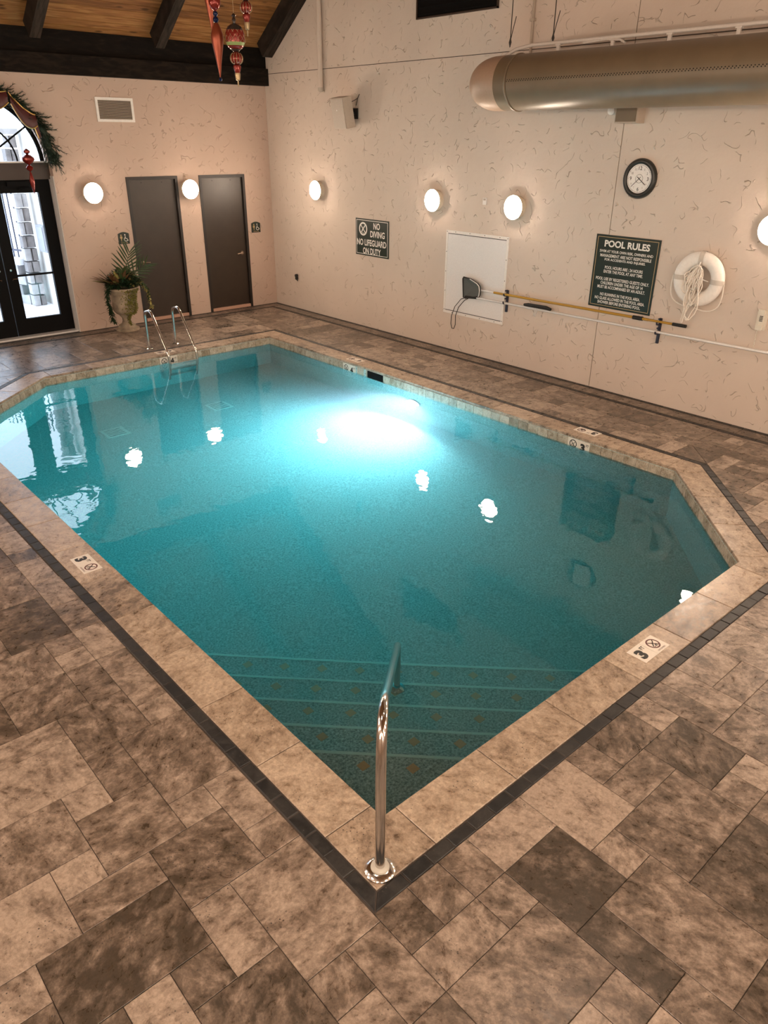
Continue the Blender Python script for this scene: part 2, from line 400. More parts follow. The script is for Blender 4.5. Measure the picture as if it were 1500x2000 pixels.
# polygon helpers
def clip(poly, a, b, left=True):
    out = []; n = len(poly)
    def sd(p): 
        v = (b[0]-a[0])*(p[1]-a[1])-(b[1]-a[1])*(p[0]-a[0]); return v if left else -v
    for i in range(n):
        p, q = poly[i], poly[(i+1) % n]; sp, sq = sd(p), sd(q)
        if sp >= 0: out.append(p)
        if (sp > 0 and sq < 0) or (sp < 0 and sq > 0):
            t = sp/(sp-sq); out.append((p[0]+(q[0]-p[0])*t, p[1]+(q[1]-p[1])*t))
    return out
def area(p): return 0.5*sum(p[i][0]*p[(i+1) % len(p)][1]-p[(i+1) % len(p)][0]*p[i][1] for i in range(len(p)))
def subtract(poly, conv):
    """convex poly minus convex ccw polygon -> convex pieces"""
    res = []; cur = poly; n = len(conv)
    for i in range(n):
        ins = clip(poly, conv[i], conv[(i+1) % n], True)
        if len(ins) < 3 or abs(area(ins)) < 1e-6: return [poly]
    for i in range(n):
        a, b = conv[i], conv[(i+1) % n]
        o = clip(cur, a, b, False)
        if len(o) > 2 and abs(area(o)) > 2e-4: res.append(o)
        cur = clip(cur, a, b, True)
        if len(cur) < 3 or abs(area(cur)) < 1e-6: break
    return res
def offset(poly, d):
    """ccw convex polygon grown by d"""
    n = len(poly); L = []
    for i in range(n):
        p, q = Vector(poly[i]), Vector(poly[(i+1) % n]); t = (q-p).normalized(); nn = Vector((t.y, -t.x)); L.append((p+nn*d, t))
    out = []
    for i in range(n):
        (p, t), (q, s) = L[i-1], L[i]
        den = t.x*s.y-t.y*s.x
        if abs(den) < 1e-6: out.append(tuple(q)); continue
        k = ((q.x-p.x)*s.y-(q.y-p.y)*s.x)/den; out.append((p.x+t.x*k, p.y+t.y*k))
    return out
def dedupe(p):
    o = []
    for q in p:
        if not o or (abs(q[0]-o[-1][0])+abs(q[1]-o[-1][1])) > 1e-4: o.append(q)
    if len(o) > 1 and abs(o[0][0]-o[-1][0])+abs(o[0][1]-o[-1][1]) < 1e-4: o.pop()
    return o
def slab(mb, poly, z1, thick, gap=0.0016, ch=0.002):
    poly = dedupe(poly)
    if len(poly) < 3: return 0
    if area(poly) < 0: poly = poly[::-1]
    a = offset(poly, -gap); b = offset(poly, -gap-ch)
    if area(b) < 1e-5: return 0
    n = len(a)
    vs = [(p[0], p[1], z1-thick) for p in a]+[(p[0], p[1], z1-ch) for p in a]+[(p[0], p[1], z1) for p in b]
    fs = [list(range(2*n, 3*n))]
    for i in range(n):
        j = (i+1) % n; fs += [(i, j, n+j, n+i), (n+i, n+j, 2*n+j, 2*n+i)]
    mb.add(vs, fs); return len(fs)

# ------------------------------------------------------------------ layout constants
X0, X1, Y0, Y1 = -7.204, -1.823, -11.543, -2.431      # pool inner rectangle
POOL = [(X0, Y0), (-3.23, Y0), (X1, -10.185), (X1, Y1), (-5.714, Y1), (X0, -3.85)]   # ccw, two cut corners
RX0, RY0 = -10.9, -16.0                                 # room extents (x to 0, y to 0)
WZ = -0.13                                              # water level
EAVE, SLOPE = 4.57, 0.696
BAND_IN = offset(POOL, 0.305); BAND_OUT = offset(POOL, 0.383)

# ------------------------------------------------------------------ floor
TH = 0.36
fl = MB()
for p in subtract([(RX0-0.3, RY0-0.3), (0.3, RY0-0.3), (0.3, TH), (RX0-0.3, TH)], offset(POOL, 0.02)):
    fl.prism(p, -0.25, -0.007)
floor = struct(fl.build('floor', 'grout'), 'travertine pool deck laid in a mixed-size pattern with dark bands')

GM, GX, GY = 0.2045, -7.593, -11.972
manual = {  # measured tiles: x0,x1,y0,y1,tone
 1:(-8.838,-8.223,-11.58,-11.182,-.9), 2:(-8.628,-8.223,-11.168,-10.976,.1), 3:(-8.63,-8.425,-10.967,-10.769,.9), 6:(-8.214,-7.801,-11.353,-10.964,-.5),
 7:(-8.215,-8.013,-11.779,-11.375,.5), 8:(-8.426,-8.221,-11.78,-11.586,-.6), 10:(-8.007,-7.599,-11.978,-11.369,.45), 11:(-8.011,-7.809,-12.192,-11.989,-.1),
 12:(-7.805,-7.602,-12.395,-11.986,.15), 14:(-7.595,-7.387,-12.18,-11.974,-.5), 101:(-7.187,-6.976,-12.17,-11.97,.0), 102:(-7.389,-7.19,-12.182,-11.97,-.2),
 15:(-7.595,-7.185,-12.382,-12.186,.35), 16:(-7.19,-6.985,-12.383,-12.182,.1), 17:(-6.976,-6.568,-12.583,-12.17,-1.0), 18:(-7.602,-6.985,-12.8,-12.395,-.1),
 19:(-6.977,-6.781,-13.008,-12.596,-1.0), 20:(-6.772,-6.377,-13.208,-12.597,.1), 21:(-7.198,-6.99,-13.008,-12.807,.0), 24:(-6.558,-6.365,-12.584,-12.375,.3),
 25:(-6.568,-6.159,-12.383,-11.972,1.0), 26:(-6.976,-6.577,-12.163,-11.972,.8), 27:(-6.155,-5.744,-12.368,-12.161,.0), 28:(-6.359,-5.749,-12.788,-12.383,-.2),
 29:(-5.744,-5.332,-12.58,-12.176,-.7), 30:(-5.945,-5.533,-12.172,-11.972,-.3), 31:(-5.533,-5.332,-12.172,-11.972,.7), 32:(-5.332,-5.118,-12.38,-11.972,.0),
 34:(-4.902,-4.5,-12.375,-12.173,.2), 36:(-6.15,-5.945,-12.174,-11.972,.0), 40:(-8.421,-8.211,-10.546,-10.354,.9), 41:(-8.415,-8.006,-10.946,-10.547,-.1),
 44:(-8.206,-7.79,-10.132,-9.732,-.2), 45:(-8.207,-7.995,-10.544,-10.131,-.3), 46:(-7.998,-7.592,-10.738,-10.128,-.2), 47:(-8.001,-7.801,-10.949,-10.743,.6),
 48:(-7.792,-7.597,-11.15,-10.741,.5), 49:(-7.787,-7.591,-11.359,-11.146,.2), 50:(-7.792,-7.592,-10.135,-9.929,.4), 51:(-7.796,-7.592,-9.929,-9.52,.4),
 53:(-8.412,-7.998,-9.723,-9.324,-.3), 4:(-9.04,-8.63,-11.18,-10.77,.8), 42:(-9.04,-8.42,-10.77,-10.354,.2), 430:(-8.83,-8.21,-10.354,-9.946,.6),
 431:(-8.62,-8.21,-9.946,-9.742,.4), 9:(-8.42,-8.01,-12.39,-11.78,-.6), 13:(-8.01,-7.8,-12.39,-12.19,.3), 5:(-9.04,-8.84,-11.386,-11.18,.6), 22:(-6.78,-6.37,-13.42,-13.21,-.8), 23:(-6.36,-5.75,-13.2,-12.79,-.9)}
tiles = []; occ = set()
def put(i, j, a, b, tone):
    for q in range(a):
        for r in range(b): occ.add((i+q, j+r))
    tiles.append(([(GX+i*GM, GY+j*GM), (GX+(i+a)*GM, GY+j*GM), (GX+(i+a)*GM, GY+(j+b)*GM), (GX+i*GM, GY+(j+b)*GM)], tone))
for k, (a, b, c0, d, t) in manual.items():
    i0, i1 = round((a-GX)/GM), round((b-GX)/GM); j0, j1 = round((c0-GY)/GM), round((d-GY)/GM)
    if any((i, j) in occ for i in range(i0, i1) for j in range(j0, j1)): continue
    put(i0, j0, i1-i0, j1-j0, t)
imin, imax = math.floor((RX0-GX)/GM), math.ceil((-0.3-GX)/GM); jmin, jmax = math.floor((RY0-GY)/GM), math.ceil((-0.3-GY)/GM)
rt = random.Random(3)
for j in range(jmin, jmax):
    for i in range(imin, imax):
        if (i, j) in occ: continue
        opts = [(2, 3), (3, 2), (2, 2), (2, 2), (1, 2), (2, 1), (1, 1), (2, 3)]; rt.shuffle(opts)
        opts += [(1, 2), (2, 1), (1, 1)]
        for a, b in opts:
            if all((i+q, j+r) not in occ for q in range(a) for r in range(b)):
                put(i, j, a, b, rt.choice((-.8, -.45, -.2, 0, 0, .2, .4, .7))); break
LIM = 0.36
dom = [(RX0, RY0), (-LIM, RY0), (-LIM, -LIM), (RX0, -LIM)]
pieces = []
for poly, t in tiles:
    p = poly
    for k in range(4):
        if len(p) >= 3: p = clip(p, dom[k], dom[(k+1) % 4], True)
    if len(p) < 3 or abs(area(p)) < 3e-4: continue
    if abs(max(v[1] for v in p)-GY) < 1e-6 and min(v[0] for v in p) > GX-0.01:
        p = [(v[0], -11.926) if abs(v[1]-GY) < 1e-6 else v for v in p]
    for q in subtract(p, BAND_OUT):
        if min(v[1] for v in q) > GY-1e-6 and max(v[1] for v in q) < -11.92 and min(v[0] for v in q) > GX-0.01: continue
        pieces.append((q, t))
# strip of tiles between the two dark bands at the walls
k = 0; s = -0.285
while s > RY0:
    pieces.append(([(-0.28, s-0.409), (-0.076, s-0.409), (-0.076, s), (-0.28, s)], rt.uniform(-.9, .0))); s -= 0.409
s = -0.076
while s > RX0:
    pieces.append(([(s-0.409, -0.28), (s, -0.28), (s, -0.076), (s-0.409, -0.076)], rt.uniform(-.9, .0))); s -= 0.409
def screen_area(poly):
    pts = [project((p[0], p[1], 0)) for p in poly]
    if any(q is None for q in pts): return 0
    cx = sum(q[0] for q in pts)/len(pts); cyy = sum(q[1] for q in pts)/len(pts)
    if not (-60 < cx < 1560 and -60 < cyy < 2060): return 0
    return abs(area(pts))
ranked = sorted(pieces, key=lambda q: -screen_area(q[0]))
for poly, t in ranked[:290]:
    mb = MB(); n = slab(mb, poly, rt.uniform(-0.0012, 0.0), 0.02)
    if n: mb.build('paver', 'paver', floor, tone=(t, rt.random(), 0))
rest = MB(); tn = []
for poly, t in ranked[290:]:
    n = slab(rest, poly, rt.uniform(-0.0012, 0.0), 0.02); sd_ = rt.random()
    tn += [(t, sd_, 0)]*n
o = rest.build('far_paving', 'paver', floor, tone=tn); o['kind'] = 'stuff'

# dark brick bands ----------------------------------------------------------
def ring_pieces(inner, outer, L, corner=0.0):
    """split the ring between two similar polygons in quads of about length L (mitred corners)"""
    out = []; n = len(inner)
    for i in range(n):
        a, b = Vector(inner[i]), Vector(inner[(i+1) % n]); c, d = Vector(outer[i]), Vector(outer[(i+1) % n])
        t = (b-a).normalized(); ln = (b-a).length
        ks = max(1, round(ln/L))
        def outp(s):  # foot on the outer line
            nn = Vector((t.y, -t.x)); wd = (c-a).dot(nn); return a+t*s+nn*wd
        for k in range(ks):
            s0, s1 = ln*k/ks, ln*(k+1)/ks
            p0, p1 = a+t*s0, a+t*s1
            q0 = c if k == 0 else outp(s0); q1 = d if k == ks-1 else outp(s1)
            out.append([tuple(p0), tuple(q0), tuple(q1), tuple(p1)])
    return out
for q in ring_pieces(BAND_IN, BAND_OUT, 0.154):
    mb = MB(); slab(mb, q, rt.uniform(-0.003, 0.001), 0.02, 0.003, 0.004)
    mb.build('border_brick', 'slate', floor, tone=(rt.uniform(-.6, .9), rt.random(), 0))
for nm, (u0, u1) in (('wall_border_bricks', (-0.076, 0.0)), ('inner_border_bricks', (-0.358, -0.282))):
    mb = MB(); tn = []
    s = u0
    while s > RY0:
        n = slab(mb, [(u0, s-0.154), (u1, s-0.154), (u1, s), (u0, s)], 0.0, 0.02, 0.002, 0.003); tn += [(rt.uniform(-.6, .6), rt.random(), 0)]*n; s -= 0.154
    s = u1
    while s > RX0:
        n = slab(mb, [(s-0.154, u0), (s, u0), (s, u1), (s-0.154, u1)], 0.0, 0.02, 0.002, 0.003); tn += [(rt.uniform(-.6, .6), rt.random(), 0)]*n; s -= 0.154
    o = mb.build(nm, 'slate', floor, tone=tn); o['kind'] = 'stuff'

# ------------------------------------------------------------------ walls
def roof_z(y): return EAVE+SLOPE*(-y if y > RY0/2 else y-RY0)
ARX, ARZ, ARR = -5.215, 2.74, 0.995      # arched doorway: centre x, spring line, radius
TH = 0.36
wb = MB()
fxz = lambda u, v, t: (u, t, v)
def wq(x0, x1, z0, z1):
    z0 = z0 if z0 > 0 else -0.006
    wb.prism([(x0, z0), (x1, z0), (x1, z1), (x0, z1)], 0.0, TH, fxz)
D1, D2, DZ = (-3.0, -2.018), (-1.585, -0.602), 2.5
ZT = 4.62
wq(RX0, ARX-ARR, 0, ZT); wq(ARX+ARR, D1[0], 0, ZT); wq(D1[1], D2[0], 0, ZT); wq(D2[1], 0.0, 0, ZT)
wq(D1[0], D1[1], DZ, ZT); wq(D2[0], D2[1], DZ, ZT)
NA = 28
for k in range(NA):
    a0, a1 = PI*k/NA, PI*(k+1)/NA
    xa, za = ARX+ARR*math.cos(a0), ARZ+ARR*math.sin(a0); xb, zb = ARX+ARR*math.cos(a1), ARZ+ARR*math.sin(a1)
    wb.prism([(xb, zb), (xa, za), (xa, ZT), (xb, ZT)], 0.0, TH, fxz)
# backing behind the restroom doors
wb.box((D1[0]-0.05, 0.14, 0), (D1[1]+0.05, TH, DZ+0.05)); wb.box((D2[0]-0.05, 0.14, 0), (D2[1]+0.05, TH, DZ+0.05))
wall_back = struct(wb.build('wall_back', 'stucco_back'), 'tan stucco wall with the arched glass doorway and two brown doors')
jb = MB()
JX = ARX+ARR
jb.box((JX-0.012, 0.004, 0.0), (JX+0.001, TH, ARZ-0.2)); jb.box((ARX-ARR-0.001, 0.004, 0.0), (ARX-ARR+0.012, TH, ARZ-0.2))
jb.build('daylit_jamb_lining', 'jamb', wall_back)  # thin lining carries the pale daylit tone of the reveals

fyz = lambda u, v, t: (t, u, v)
gable = [(0, -0.006), (0, EAVE), (RY0/2, roof_z(RY0/2)), (RY0, EAVE), (RY0, -0.006)]
if area(gable) < 0: gable = gable[::-1]
mb = MB(); mb.prism(gable, 0.014, 0.3, fyz)
wall_right = struct(mb.build('wall_right', 'seam'), 'long beige stucco gable wall with thin control joints')
SEAMS_Y = [0.0, -7.83, RY0]; SEAM_Z = 4.19; GP = 0.005
for a, b in zip(SEAMS_Y[:-1], SEAMS_Y[1:]):
    for z0, z1 in ((-0.006, SEAM_Z-GP), (SEAM_Z+GP, 12.0)):
        p = clip(gable, (a-(GP if a < 0 else 0), 0), (a-(GP if a < 0 else 0), -1), False)
        p = clip(p, (b+GP, 0), (b+GP, 1), False) 
        p = clip(p, (0, z0), (1, z0), True); p = clip(p, (0, z1), (-1, z1), True)
        if len(p) > 2: mb = MB(); mb.prism(p, 0.0, 0.014, fyz); mb.build('wall_panel', 'stucco', wall_right)
mb = MB(); mb.prism(gable, RX0-0.3, RX0, fyz); struct(mb.build('wall_left', 'stucco_back'), 'beige stucco gable wall')
mb = MB(); mb.box((RX0-0.3, RY0-0.3, -0.006), (0.3, RY0, EAVE+0.03)); struct(mb.build('wall_front', 'stucco_back'), 'beige stucco wall at the near end')

# ------------------------------------------------------------------ roof: planks, rafters, beams
ang = math.atan(SLOPE); LEN = (abs(RY0)/2)/math.cos(ang)
mb = MB()
def roof_slab(y_eave, sgn):
    r = RY0/2
    for p in [[(y_eave, EAVE), (r, roof_z(r))]]:
        a, b = p
        poly = [(a[0], a[1]+0.03), (b[0], b[1]+0.03), (b[0], b[1]+0.25), (a[0], a[1]+0.25)]
        if area(poly) < 0: poly = poly[::-1]
        mb.prism(poly, RX0-0.3, 0.3, fyz)
roof_slab(0.0, 1); roof_slab(RY0, -1)
ceiling = struct(mb.build('ceiling', 'beam'), 'pitched ceiling of knotty pine boards between dark rafters')
def slope_mtx(north=True):
    # local: x along ridge, s up the slope from the eave, n down into the room
    if north:
        sv = Vector((0, -math.cos(ang), math.sin(ang))); o0 = Vector((0, 0, EAVE))
    else:
        sv = Vector((0, math.cos(ang), math.sin(ang))); o0 = Vector((0, RY0, EAVE))
    nv = Vector((0, -math.sin(ang), -math.cos(ang))) if north else Vector((0, math.sin(ang), -math.cos(ang)))
    mm = Matrix(((1, sv.x, nv.x, o0.x), (0, sv.y, nv.y, o0.y), (0, sv.z, nv.z, o0.z), (0, 0, 0, 1))); return mm
for north in (True, False):
    SM = slope_mtx(north); s = 0.02
    while s+0.135 < LEN:
        mb = MB(); mb.box((RX0+0.005, s, -0.025), (-0.005, s+0.129, 0.0), SM); mb.build('plank', 'pine', ceiling); s += 0.135
    for x in ((-0.215, -0.005), (-2.30, -2.14), (-4.32, -4.16), (-6.34, -6.18), (-8.36, -8.20), (-10.8, -10.6)):
        mb = MB(); mb.box((x[0], 0.16, 0.001), (x[1], LEN-0.02, 0.27), SM); mb.build('rafter', 'rafter', ceiling)
mb = MB(); mb.box((RX0+0.02, RY0/2-0.12, roof_z(RY0/2)-0.55), (-0.02, RY0/2+0.12, roof_z(RY0/2)-0.2)); mb.build('ridge_beam', 'beam', ceiling)
mb = MB(); mb.box((RX0+0.02, -0.13, 3.995), (-0.004, -0.001, 4.27)); mb.build('wall_plate_beam', 'beam', ceiling)
mb = MB(); mb.box((RX0+0.02, -0.06, 4.27), (-0.004, -0.001, 4.60)); mb.build('blocking_board', 'beam', ceiling)

# ------------------------------------------------------------------ swimming pool
pool = tag(empty('swimming_pool', ((X0+X1)/2, (Y0+Y1)/2, -0.9)), 'in-ground teal swimming pool with two cut corners and travertine coping', 'swimming pool')
def floor_z(y): return -1.12-0.22*(y-Y0)/(Y1-Y0)
bs = MB(); n = len(POOL); OUTP = offset(POOL, 0.12)
vs = [(p[0], p[1], -0.03) for p in POOL]+[(p[0], p[1], floor_z(p[1])) for p in POOL]+[(p[0], p[1], -0.03) for p in OUTP]+[(p[0], p[1], -1.5) for p in OUTP]
fs = [list(range(n, 2*n))]+[(i, n+i, n+(i+1) % n, (i+1) % n) for i in range(n)]+[(i, (i+1) % n, 2*n+(i+1) % n, 2*n+i) for i in range(n)]+[(2*n+i, 2*n+(i+1) % n, 3*n+(i+1) % n, 3*n+i) for i in range(n)]+[list(range(3*n, 4*n))[::-1]]
bs.add(vs, fs); bs.build('basin', 'plaster', pool)
# coping stones: corner pieces plus 0.61 m stones
CO = offset(POOL, 0.303)
for i in range(n):
    a, b = Vector(POOL[i]), Vector(POOL[(i+1) % n]); t = (b-a).normalized(); nn = Vector((t.y, -t.x)); ln = (b-a).length
    c0 = 0.09; ks = max(1, round((ln-2*c0)/0.615)); st = (ln-2*c0)/ks
    for k in range(ks):
        s0, s1 = c0+k*st, c0+(k+1)*st
        q = [tuple(a+t*s0), tuple(a+t*s0+nn*0.303), tuple(a+t*s1+nn*0.303), tuple(a+t*s1)]
        mb = MB(); slab(mb, q, 0.0005, 0.034, 0.0024, 0.004); mb.build('coping_stone', 'coping', pool, tone=(rt.choice((-.5, -.2, 0, .2, .5)), rt.random(), 0))
    pv = Vector(POOL[i-1]); tp = (a-pv).normalized(); npv = Vector((tp.y, -tp.x))
    q = [tuple(a), tuple(a-tp*c0), tuple(a-tp*c0+npv*0.303), CO[i], tuple(a+t*c0+nn*0.303), tuple(a+t*c0)]
    mb = MB(); slab(mb, q, 0.0005, 0.034, 0.0024, 0.004); mb.build('coping_stone', 'coping', pool, tone=(rt.choice((-.3, 0, .2)), rt.random(), 0))
# waterline tiles
SK = (-5.52, -5.085)
mark_gap = {'far': [(-4.83, -4.52), (-9.12, -8.815)], 'back': [(-3.92, -3.615)]}
for i in range(n):
    a, b = Vector(POOL[i]), Vector(POOL[(i+1) % n]); t = (b-a).normalized(); inn = Vector((-t.y, t.x)); ln = (b-a).length
    ks = round(ln/0.152); st = ln/ks
    far = abs(a.x-X1) < 1e-6 and abs(b.x-X1) < 1e-6; back = abs(a.y-Y1) < 1e-6 and abs(b.y-Y1) < 1e-6
    for k in range(ks):
        p0, p1 = a+t*(k*st+0.002), a+t*((k+1)*st-0.002)
        mid = (p0+p1)/2
        if far and SK[0] < mid.y < SK[1]: continue
        if far and any(g0 < mid.y < g1 for g0, g1 in mark_gap['far']): continue
        if back and any(g0 < mid.x < g1 for g0, g1 in mark_gap['back']): continue
        mb = MB(); w_ = 0.008
        mb.prism([tuple(p0-inn*0.01), tuple(p1-inn*0.01), tuple(p1+inn*w_), tuple(p0+inn*w_)], -0.186, -0.035)
        mb.build('waterline_tile', 'wtile', pool, tone=(rt.uniform(-.7, .8), rt.random(), 0))
# skimmer mouth
mb = MB()
yy0, yy1 = SK; fx = X1+0.012
mb.box((X1-0.012, yy0, -0.186), (fx, yy0+0.02, -0.036)); mb.box((X1-0.012, yy1-0.02, -0.186), (fx, yy1, -0.036)); mb.box((X1-0.012, yy0, -0.186), (fx, yy1, -0.166))
sk = mb.build('skimmer_mouth', 'wtile', pool, tone=(0, 0.3, 0))
mb = MB(); mb.box((X1-0.004, yy0+0.02, -0.166), (X1+0.003, yy1-0.02, -0.036)); mb.build('skimmer_opening', 'black', pool)
# corner steps
risers = [(-0.33, 0.685), (-0.52, 1.03), (-0.70, 1.385), (-0.87, 1.735), (-1.02, 2.07)]
for k, (z, d) in enumerate(risers):
    L = d*math.sqrt(2)
    mb = MB(); mb.prism([(X0-0.004, Y0-0.004), (X0+L, Y0-0.004), (X0-0.004, Y0+L)], -1.11, z)
    stp = mb.build('step', 'plaster', pool)
    u = Vector((-1, 1, 0)).normalized(); a = Vector((X0+L, Y0, z)); 
    mb = MB(); q = Vector((1, 1, 0)).normalized()
    mm = Matrix(((u.x, q.x, 0, a.x), (u.y, q.y, 0, a.y), (0, 0, 1, a.z), (0, 0, 0, 1)))
    mb.box((0.02, -0.014, -0.02), (2*d-0.02, 0.008, 0.004), mm); mb.build('nosing', 'nosing', stp)
    cnt = int((2*d-0.3)/0.30)+1; s0 = (2*d-0.30*(cnt-1))/2
    for c_ in range(cnt):
        p = a+u*(s0+0.30*c_)-q*0.10
        mb = MB(); e = 0.03; mb.prism([(p.x-e, p.y-e), (p.x+e, p.y-e), (p.x+e, p.y+e), (p.x-e, p.y+e)], z-0.003, z+0.003); mb.build('accent_tile', 'accent', stp)
# floor drain covers
for x, y in ((-5.35, -3.83), (-3.70, -3.82)):
    mb = MB(); zf = floor_z(y)
    mb.box((x-0.16, y-0.16, zf-0.01), (x+0.16, y+0.16, zf+0.012)); dr = mb.build('floor_drain', 'drain', pool)
    for k in range(5):
        mb = MB(); mb.box((x-0.12, y-0.12+0.055*k, zf+0.012), (x+0.12, y-0.105+0.055*k, zf+0.014)); mb.build('drain_slot', 'black', dr)
# water
mb = MB(); mb.prism(offset(POOL, 0.03), -1.42, WZ); wat = mb.build('pool_water', 'water'); tag(wat, 'still teal water filling the swimming pool', 'water')

# pool lamp
PLY, PLZ = -6.14, -0.60
plt = tag(empty('pool_light', (X1, PLY, PLZ)), 'bright round white underwater lamp glowing in the far pool wall', 'light')
mb = MB(); mb.torus(0.125, 0.016, 32, 8, Matrix.Translation((X1-0.012, PLY, PLZ)) @ Matrix.Rotation(PI/2, 4, 'Y')); mb.build('rim', 'chrome', plt, True)
mb = MB(); mb.lathe([(0.0, 0.03), (0.06, 0.026), (0.12, 0.008), (0.12, 0.0)], 24, Matrix.Translation((X1-0.003, PLY, PLZ)) @ Matrix.Rotation(-PI/2, 4, 'Y')); mb.build('lens', 'pool_glow', plt, True)
la = bpy.data.lights.new('pool_lamp', 'AREA'); la.shape = 'DISK'; la.size = 0.22; la.energy = POOL_LAMP_W; la.color = (1.0, 0.78, 0.90); la.spread = math.radians(150)
lo = bpy.data.objects.new('pool_lamp', la); COL.objects.link(lo); lo.location = (X1-0.05, PLY, PLZ)
lo.rotation_euler = Vector((-1.0, 0.0, -0.08)).to_track_quat('-Z', 'Y').to_euler()
lo.parent = plt; lo.matrix_parent_inverse = plt.matrix_basis.inverted()

# ------------------------------------------------------------------ depth markers
def marker(mtx, num, icon_right, label, deck=True):
    t = tag(empty('depth_marker', mtx.translation), label, 'depth marker', 'depth markers around the pool')
    for sx in (-1, 1):
        mb = MB(); mb.box((sx*0.0765-0.0755, -0.0755, -0.004), (sx*0.0765+0.0755, 0.0755, 0.002), mtx); mb.build('marker_tile', 'white_tile', t)
    ns, ic = (-0.0765, 0.0765) if icon_right else (0.0765, -0.0765)
    T_ = lambda x, y: mtx @ Matrix.Translation((x, y, 0))
    text(num, T_(ns-0.018, -0.004), 0.098, 0.066, 'black_print', t, 'numeral', 0.06, 0.0032)
    text('FT', T_(ns+0.045, 0.032), 0.032, 0.036, 'black_print', t, 'lettering', 0.02, 0.0032)
    mb = MB(); mb.torus(0.046, 0.0055, 28, 6, T_(ic, 0.010) @ Matrix.Translation((0, 0, 0.002)), 0.3); rg = mb.build('no_diving_symbol', 'red_print' if deck else 'black_print', t)
    mb = MB(); R45 = T_(ic, 0.010) @ Matrix.Rotation(-PI/4, 4, 'Z'); mb.box((-0.045, -0.0035, 0.002), (0.045, 0.0035, 0.0034), R45)
    mb.build('slash', 'red_print' if deck else 'black_print', t)
    mb = MB(); Rf = T_(ic, 0.010)
    mb.tube([Rf @ Vector(p) for p in ((-0.028, -0.022, 0.003), (-0.004, 0.0, 0.003), (0.012, 0.010, 0.003), (0.026, 0.026, 0.003))], 0.0035, 5)
    mb.tube([Rf @ Vector(p) for p in ((0.0, 0.004, 0.003), (-0.022, 0.020, 0.003))], 0.0028, 5)
    mb.lathe([(0.0, 0.0018), (0.007, 0.0018), (0.007, 0.0038), (0, 0.0038)], 10, Rf @ Matrix.Translation((0.006, -0.018, 0)))
    mb.tube([Rf @ Vector(p) for p in ((-0.026, -0.030, 0.003), (-0.008, -0.027, 0.003), (0.010, -0.031, 0.003), (0.026, -0.028, 0.003))], 0.0022, 5)
    mb.build('diver_figure', 'black_print', t)
    text('NO DIVING', T_(ic, -0.058), 0.013, 0.085, 'red_print' if deck else 'black_print', t, 'lettering', 0.01, 0.0032)
marker(FF(-7.352, -8.04, (0, -1)), '3', True, 'three foot no-diving marker on the left foreground coping')
marker(FF(-4.885, -11.69, (1, 0)), '3', True, 'three foot no-diving marker on the right foreground coping')
marker(FF(-1.665, -4.62, (0, 1)), '4', True, 'four foot marker lying on the far coping behind the skimmer')
marker(FF(-1.59, -8.91, (0, 1)), '3', True, 'three foot marker lying on the far coping, upside down to the viewer')
marker(FF(-3.73, -2.25, (-1, 0)), '4', True, 'four foot marker lying on the coping between the ladder rails')
marker(FR(-4.675, -0.108, -X1+0.008), '4', False, 'four foot marker set upright in the waterline tiles left of the skimmer', False)
marker(FR(-8.968, -0.108, -X1+0.008), '3', False, 'three foot marker set upright in the far waterline tiles', False)
marker(FL(-3.768, -0.108, -Y1+0.008), '4', False, 'four foot marker set upright in the waterline tiles behind the ladder', False)

# ------------------------------------------------------------------ hand rail and ladder
def arc_path(pts, rad, n=6):
    pts = [Vector(p) for p in pts]; out = [pts[0]]
    for i in range(1, len(pts)-1):
        a, b, c = pts[i-1], pts[i], pts[i+1]; r = rad[i-1] if isinstance(rad, (list, tuple)) else rad
        u, v = (a-b).normalized(), (c-b).normalized(); th = u.angle(v); d = min(r/math.tan(th/2), (a-b).length*0.49, (c-b).length*0.49)
        p, q = b+u*d, b+v*d
        for k in range(n+1):
            s = k/n; out.append((1-s)**2*p+2*s*(1-s)*b+s*s*q)
    out.append(pts[-1]); return out
RB = Vector((-7.425, -11.777, 0)); dg_ = Vector((1, 1, 0)).normalized()
rail = tag(empty('hand_rail', RB), 'bent stainless steel grab rail rising from the foreground corner over the pool steps', 'hand rail')
pth = arc_path([RB+Vector((0, 0, 0.005)), RB+dg_*0.02+Vector((0, 0, 0.97)), RB+dg_*1.98+Vector((0, 0, -0.15)), RB+dg_*2.0+Vector((0, 0, -0.865))], [0.22, 0.05], 10)
mb = MB(); mb.tube(pth, 0.0242, 18); mb.build('rail_tube', 'chrome', rail, True)
mb = MB(); mb.lathe([(0.075, 0.001), (0.075, 0.010), (0.062, 0.022), (0.042, 0.028), (0.0, 0.028)], 28, Matrix.Translation(RB)); mb.build('flange', 'chrome', rail, True)
mb = MB(); mb.lathe([(0.046, 0.026), (0.044, 0.034), (0.030, 0.040), (0.0, 0.040)], 24, Matrix.Translation(RB)); mb.build('sealant_ring', 'caulk', rail, True)
mb = MB(); mb.lathe([(0.06, -0.869), (0.06, -0.86), (0.03, -0.845), (0.0, -0.845)], 24, Matrix.Translation(RB+dg_*2.0)); mb.build('flange', 'chrome', rail, True)

